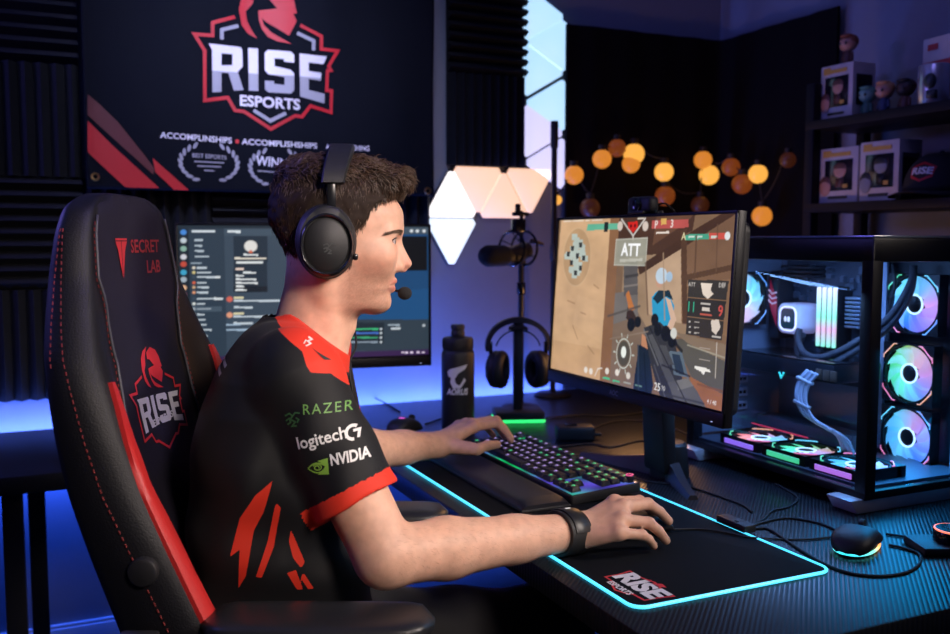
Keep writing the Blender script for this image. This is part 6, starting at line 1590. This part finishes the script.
# marks on the headrest and centre panel
CB = RM[chair.name]
cpb = BVHTree.FromPolygons([CB @ v.co for v in [c for c in chair.children if c.name.startswith('centre_panel')][0].data.vertices], [tuple(q_.vertices) for q_ in [c for c in chair.children if c.name.startswith('centre_panel')][0].data.polygons])
def on_chair(name, m2, y, z, m_, s=1.):
    T = frame(CB @ Vector((-.15, y, z)), lC, (0, 0, 1))
    decal(name, xf2d(m2, s=s), T, m_, chair, True, bvh=cpb, lift=.0012, cuts=.012)
C_red = mat('embroidery_red', (.50, .02, .025), .55); C_wht = mat('embroidery_white', (.50, .50, .54), .6); C_dr = mat('embroidery_dark_red', (.30, .015, .02), .6)
hz = 1.225
on_chair('emblem', merge2d(poly2d([[(-.001, .024), (-.026, .024), (-.016, .012), (-.001, -.030)]]), poly2d([[(.001, .024), (.026, .024), (.016, .012), (.001, -.030)]]), stroke2d([(-.026, .027), (.026, .027)], .003)), -.054, hz, C_red)
on_chair('lettering', merge2d(xf2d(text2d('SECRET', .030, .02, w=.115), .0, .017), xf2d(text2d('LAB', .030, .02, w=.055), .030, -.018)), .042, hz, C_dr, .92)
k = .0036
def cr(pts, y0=330., x0=408.): return [((x-x0)*.00032, (y0-y)*.00023) for x, y in pts]
SC_ = [cr(l) for l in RISE]
cz = .992
on_chair('lettering', poly2d(SC_), .0, cz, C_wht)
on_chair('lettering', text2d('ESPORTS', .014, .03, w=.085), .0, cz-.014, C_wht)
on_chair('crest_outline', stroke2d(cr(SHIELD), .004), .0, cz, C_red); on_chair('crest_plume', poly2d([cr(l) for l in PLUME]), .0, cz, C_red)
on_chair('lettering', text2d('ECO LINE', .03, .01, w=.12), .05, .83, mat('print_grey_dark', (.10, .10, .12), .6))
# hinge cover and lever on the near side, seat, arms, base
for s in (-1, 1):
    MB().cyl((-.115, s*.258, .835), (-.115, s*.275, .835), .019, seg=28, bev=.004).build('hinge_cover', M_plas, chair)
MB().box((-.12, -.275, .70), (.05, .02, .12), bev=.006).build('hinge_bracket', M_plas, chair)
secs = []
for u in np.linspace(-.10, .44, 16):
    e = min(1, (.44-u)/.05); h = .035*e**.5; w = .245-.02*max(0, (u-.2)/.24)
    secs.append([(u, v*w, .445+(.018+h)*(1+.55*max(0, abs(v)-.62)/.38*(u < .40)) if top else .425) for v, top in [(x, 1) for x in np.linspace(-1, 1, 13)]+[(x, 0) for x in np.linspace(1, -1, 5)]])
MB().loft(secs).build('seat', M_lea, chair, smooth=60)
for s in (-1, 1):
    MB().box((.16, s*.222, .5), (.42, .05, .05), bev=.02, seg=4).build('seat_bolster', M_lred if s < 0 else M_lred, chair)
    ar = MB()
    secs = []
    for t in np.linspace(0, 1, 18):
        u = -.050+.300*t; e = min(t, 1-t)*.300; kk = (1-max(0, 1-e/.03)**2)**.5; w = (.046+.006*sin(pi*t))*max(.25, kk); h = .016*max(.3, kk)
        secs.append([(u, s*.240+w*np.sign(cos(a))*abs(cos(a))**.6, .757+h*np.sign(sin(a))*abs(sin(a))**.6) for a in np.linspace(0, 2*pi, 24, endpoint=False)])
    ar.loft(secs); ar.build('armrest_pad', mat('armrest_rubber', (.016, .017, .020), .36, bump=.12, bscale=600), chair, smooth=60)
    MB().box((.06, s*.245, .733), (.13, .06, .02), bev=.004).box((.06, s*.255, .60), (.055, .028, .24), bev=.006).box((.06, s*.20, .415), (.055, .17, .02), bev=.004).box((.06, s*.262, .45), (.06, .035, .09), bev=.006).build('armrest_post', M_plas, chair)
MB().box((.12, 0, .41), (.26, .22, .035), bev=.006).build('tilt_plate', M_dmet, chair); MB().box((-.09, 0, .44), (.06, .36, .05), bev=.01).build('back_bracket', M_dmet, chair)
MB().cyl((.12, 0, .12), (.12, 0, .40), .028, .024, 24).build('gas_lift', M_dmet, chair)
for i in range(5):
    a = 2*pi*i/5+.3; d = Vector((cos(a), sin(a), 0)); n = Vector((-sin(a), cos(a), 0)); c = Vector((.12, 0, 0)); secs = []
    for t, w, h in ((.02, .030, .040), (.18, .024, .030), (.31, .018, .020)):
        p_ = c+d*t+Vector((0, 0, .115-.05*t)); secs.append([p_-n*w, p_+n*w, p_+n*w*.7+Vector((0, 0, h)), p_-n*w*.7+Vector((0, 0, h))])
    lg = MB().loft(secs).build('base_leg', M_dmet, chair, smooth=20)
    p_ = c+d*.30; w_ = MB()
    for s in (-1, 1): w_.cyl(p_+n*s*.010+Vector((0, 0, .029)), p_+n*s*.026+Vector((0, 0, .029)), .0285, seg=20, bev=.003)
    w_.cyl(p_+Vector((0, 0, .03)), p_+Vector((0, 0, .105)), .008, seg=10); w_.build('caster', M_plas, lg)

# ================================================================ headset on the player's head
hT = Matrix((Vector((*fP, 0)), Vector((*lP, 0)), Vector((0, 0, 1, 0)), Vector((0, 0, 0, 1)))).transposed(); hT.translation = Vector(Hd)
head_set = thing('headset', 'black gaming headset with a boom microphone worn by the player', 'headset', Vector(Hd), pi/2-HD)
M_hs = mat('headset_matte', (.011, .012, .013), .5, bump=.15, bscale=900); M_hsg = mat('headset_gloss', (.009, .010, .012), .22)
def cup(name, m_, prof, s, cx=-.008, cz=.009, sx=1., sz=1.26, parent=head_set):
    T = Matrix.Translation((cx, 0, cz)) @ Matrix.Rotation(-s*pi/2, 4, 'X')       # lathe axis z -> y*s
    return MB(T @ Matrix.Diagonal((sx, sz, 1, 1))).lathe(prof, 44).build(name, m_, parent, smooth=50)
for s in (-1, 1):
    cup('ear_cushion', mat('cushion_leather', (.014, .014, .015), .55, bump=.35, bscale=500), [(.020, .066), (.036, .064), (.0435, .069), (.0450, .078), (.0435, .086), (.040, .089), (.020, .089)], s)
    sh_ = cup('ear_cup', M_hs, [(.0, .086), (.0405, .086), (.0425, .092), (.0415, .099), (.038, .104), (.0, .104)], s)
    cup('cap_ring', M_hsg, [(.0375, .102), (.0385, .106), (.0365, .109), (.0345, .1075), (.034, .102)], s, cz=.004, sz=1.18, parent=sh_)
    cup('cap_plate', M_hs, [(.0, .1075), (.030, .107), (.034, .1035), (.034, .100)], s, cz=.004, sz=1.18, parent=sh_)
    sn = merge2d(*[stroke2d([(x*.0011, y*.0011) for x, y in s_], .0018) for s_ in ([(-8, 3), (-3, 5), (0, 2), (3, 5), (8, 4)], [(0, 2), (-3, -1), (2, -4), (-2, -8), (3, -8)], [(-8, -2), (-4, 0), (-3, -4), (-7, -6)])])
    TT = frame((-.004, s*.1078, .000), (-s, 0, 0), (0, 0, 1)) if s > 0 else frame((-.004, s*.1078, .000), (1, 0, 0), (0, 0, 1))
    decal('emblem', sn, TT, mat('emblem_dark_grey', (.05, .055, .055), .4), sh_, world=False, lift=.0006)
    MB().box((.0, s*.0955, .072), (.013, .006, .056), bev=.002).build('slider', M_hsg, head_set)
    MB().box((.034, s*.093, -.014), (.008, .008, .010), bev=.003).build('mic_joint', M_hsg, head_set)
secs = []
for a in np.linspace(R(9), R(171), 40):
    y, z = .0985*cos(a), .082+.070*sin(a); nx = .001+.019*sin(a)**1.5; wd = .0165+.003*sin(a); ny, nz_ = cos(a), sin(a)
    t = .0075
    secs.append([(nx+e*wd, y+q_*ny*t, z+q_*nz_*t) for e, q_ in ((-1, -.4), (-.85, -1), (.85, -1), (1, -.4), (1, .4), (.85, 1), (-.85, 1), (-1, .4))])
MB().loft(secs).build('headband', M_hs, head_set, smooth=50)
secs = []
for a in np.linspace(R(28), R(152), 26):
    y, z = .0895*cos(a), .082+.061*sin(a); nx = .001+.019*sin(a)**1.5
    secs.append([(nx+e*.0155, y+q_*cos(a)*.004, z+q_*sin(a)*.004) for e, q_ in ((-1, -1), (1, -1), (1, 1), (-1, 1))])
MB().loft(secs).build('headband_cushion', mat('cushion_leather', (.014, .014, .015), .55), head_set)
MB().tube(spline([(.034, .097, -.016), (.060, .092, -.040), (.092, .066, -.066), (.110, .030, -.072), (.117, .006, -.073)], 8), .0022, 8).build('mic_boom', M_hs, head_set, smooth=180)
MB().ball((.1165, -.002, -.0735), (.0115, .0105, .0105), 24).build('mic_foam', mat('mic_foam', (.012, .012, .013), .95), head_set, smooth=180)
# cord hanging from the far cup down in front of the chest
cp0 = [Vector(Hd+V3(q_)@HM) for q_ in ((.01, .100, -.052), (.03, .115, -.10), (.045, .10, -.16))]+[at(349, 365, d=1.50), at(353, 395, d=1.50), at(357, 425, d=1.52), at(362, 470, d=1.55)]
MB().tube(spline(cp0, 8), .0019, 7).build('cord', M_rub, head_set, world=True, smooth=180)

# ================================================================ wrist band
ax_ = Vector(W_r-E_r).normalized(); wc_ = Vector(E_r)+(Vector(W_r)-Vector(E_r))*.93
TW = frame(wc_, ax_, Vector((0, 0, 1)).cross(ax_)); 
wb_ = thing('fitness_band', 'black fitness band worn on the player\'s right wrist', 'watch', wc_)
def ring(x0, x1, r0, r1, a0=0, a1=2*pi, n=40):
    full = a1-a0 > 6.28; secs = []
    for i in range(n if full else n+1):
        a = a0+(a1-a0)*i/n; c_, s_ = cos(a), sin(a)
        P_ = lambda x, r: TW @ Vector((x, r*1.06*c_, r*.97*s_))
        secs.append([P_(x0, r0), P_(x1, r0), P_(x1, r1-.0008), P_(x1-.0012, r1), P_(x0+.0012, r1), P_(x0, r1-.0008)])
    return MB().loft(secs, loop=full)
ring(-.021, .021, .0315, .0370).build('strap', mat('watch_strap', (.010, .010, .011), .55, bump=.2, bscale=900), wb_, world=True)
ring(-.015, .015, .0360, .0394, R(55), R(165), 20).build('display_module', mat('watch_glass', (.008, .009, .010), .4), wb_, world=True)
TWm = TW @ Matrix.Translation((0, .0394*1.06*cos(R(88)), .0394*.97*sin(R(88))))
MB(TWm).box((0, 0, .0003), (.010, .003, .0006)).build('clock_digits', mat('digit_white', (.4, .4, .4), .4, emit='#d8d8d8', es=.7), wb_, world=True)
# ================================================================ lights, world, camera
def light(name, kind, loc, target, energy, col, size=.5, size_y=None, spread=None, blend=.6, angle=60):
    l = bpy.data.lights.new(name, kind); l.energy = energy; l.color = srgb(col) if isinstance(col, str) else col
    if kind == 'AREA':
        l.size = size
        if size_y: l.shape = 'RECTANGLE'; l.size_y = size_y
        if spread: l.spread = R(spread)
    elif kind == 'SPOT': l.spot_size = R(angle); l.spot_blend = blend; l.shadow_soft_size = size
    else: l.shadow_soft_size = size
    o = bpy.data.objects.new(name, l); COL.objects.link(o); o.location = loc
    if target is not None: o.rotation_euler = (Vector(target)-Vector(loc)).to_track_quat('-Z', 'Y').to_euler()
    return o
# unseen soft key and fill lights, added to brighten the player's face and arms
light('added_key_light', 'AREA', (1.90, .20, 1.95), (.48, 1.32, 1.05), 2.9, (1, .86, .78), .4, .4, spread=46)
light('added_fill_light', 'AREA', (.75, -.75, 2.1), (.42, 1.32, 1.08), 2.1, (1, .84, .76), .5, .5, spread=34)
light('added_wall_glow', 'AREA', (.85, 2.56, .98), (.95, 2.78, 1.0), 1.6, (.08, .20, 1.0), .4, .1)  # unseen light added behind the second monitor to turn the wall bluer
light('banner_lamp', 'AREA', (.45, 1.55, 2.55), (.55, 2.72, 1.72), 3.2, (.64, .67, 1.0), .5, .3, spread=48)
# blue strips behind the desk washing the wall
light('desk_wash', 'AREA', (.35, 2.738, .712), (.35, 2.772, 1.0), 19, (.10, .20, 1.0), 3.0, .02)
light('under_desk_wash', 'AREA', (.35, 2.73, .66), (.35, 2.78, .35), 17, (.03, .12, 1.0), 3.0, .02)
# coloured ceiling wash of the room
light('blue_room_lamp', 'AREA', (-1.2, 1.6, 2.5), (.6, 2.4, 1.2), 5, (.08, .16, 1.0), .5, .5)
light('violet_room_lamp', 'AREA', (1.2, 1.2, 2.6), (1.9, 2.7, 1.7), 1.5, (.30, .26, 1.0), .5, .5)
light('chair_violet_lamp', 'AREA', (.95, .75, 2.5), (.07, 1.5, 1.17), .22, (.36, .28, 1.0), .15, .15, spread=22)
light('rim_lamp', 'AREA', (-.9, 2.3, 1.9), (.35, 1.42, 1.2), 9, (.25, .2, 1.0), .3, .3)
light('case_glow', 'AREA', (1.45, 1.47, 1.205), (1.52, 1.5, .9), 6, (.22, .45, 1.0), .2, .4)
light('case_fans_glow', 'AREA', (1.50, 1.235, 1.0), (1.45, .9, .75), 2.1, (.0, .42, 1.0), .2, .4)
light('string_glow', 'POINT', (2.0, 2.45, 1.45), None, .45, (1, .45, .15), .25)
light('added_warm_light', 'POINT', (1.50, 2.15, 1.02), None, 3.2, (1, .48, .18), .06)  # unseen light added behind the game monitor to warm the desk and curtain
W = bpy.data.worlds.new('room_air'); SC.world = W; W.use_nodes = True
W.node_tree.nodes['Background'].inputs[0].default_value = (.02, .025, .05, 1); W.node_tree.nodes['Background'].inputs[1].default_value = .5
cd = bpy.data.cameras.new('camera'); co_ = bpy.data.objects.new('camera', cd); COL.objects.link(co_)
cd.sensor_width = 36; cd.lens = F/IW*36; cd.clip_start = .02
co_.matrix_world = Matrix(((rt[0], up[0], -fw[0], 0), (rt[1], up[1], -fw[1], 0), (rt[2], up[2], -fw[2], CZ), (0, 0, 0, 1)))
cd.dof.use_dof = True; cd.dof.focus_distance = 1.46; cd.dof.aperture_fstop = 4.2
SC.camera = co_
SC.view_settings.view_transform = 'Standard'; SC.view_settings.look = 'None'; SC.view_settings.exposure = 0; SC.view_settings.gamma = 1
SC.view_settings.use_curve_mapping = False
SC.cycles.use_denoising = True; SC.cycles.max_bounces = 8; SC.cycles.transparent_max_bounces = 12; SC.cycles.sample_clamp_indirect = 4
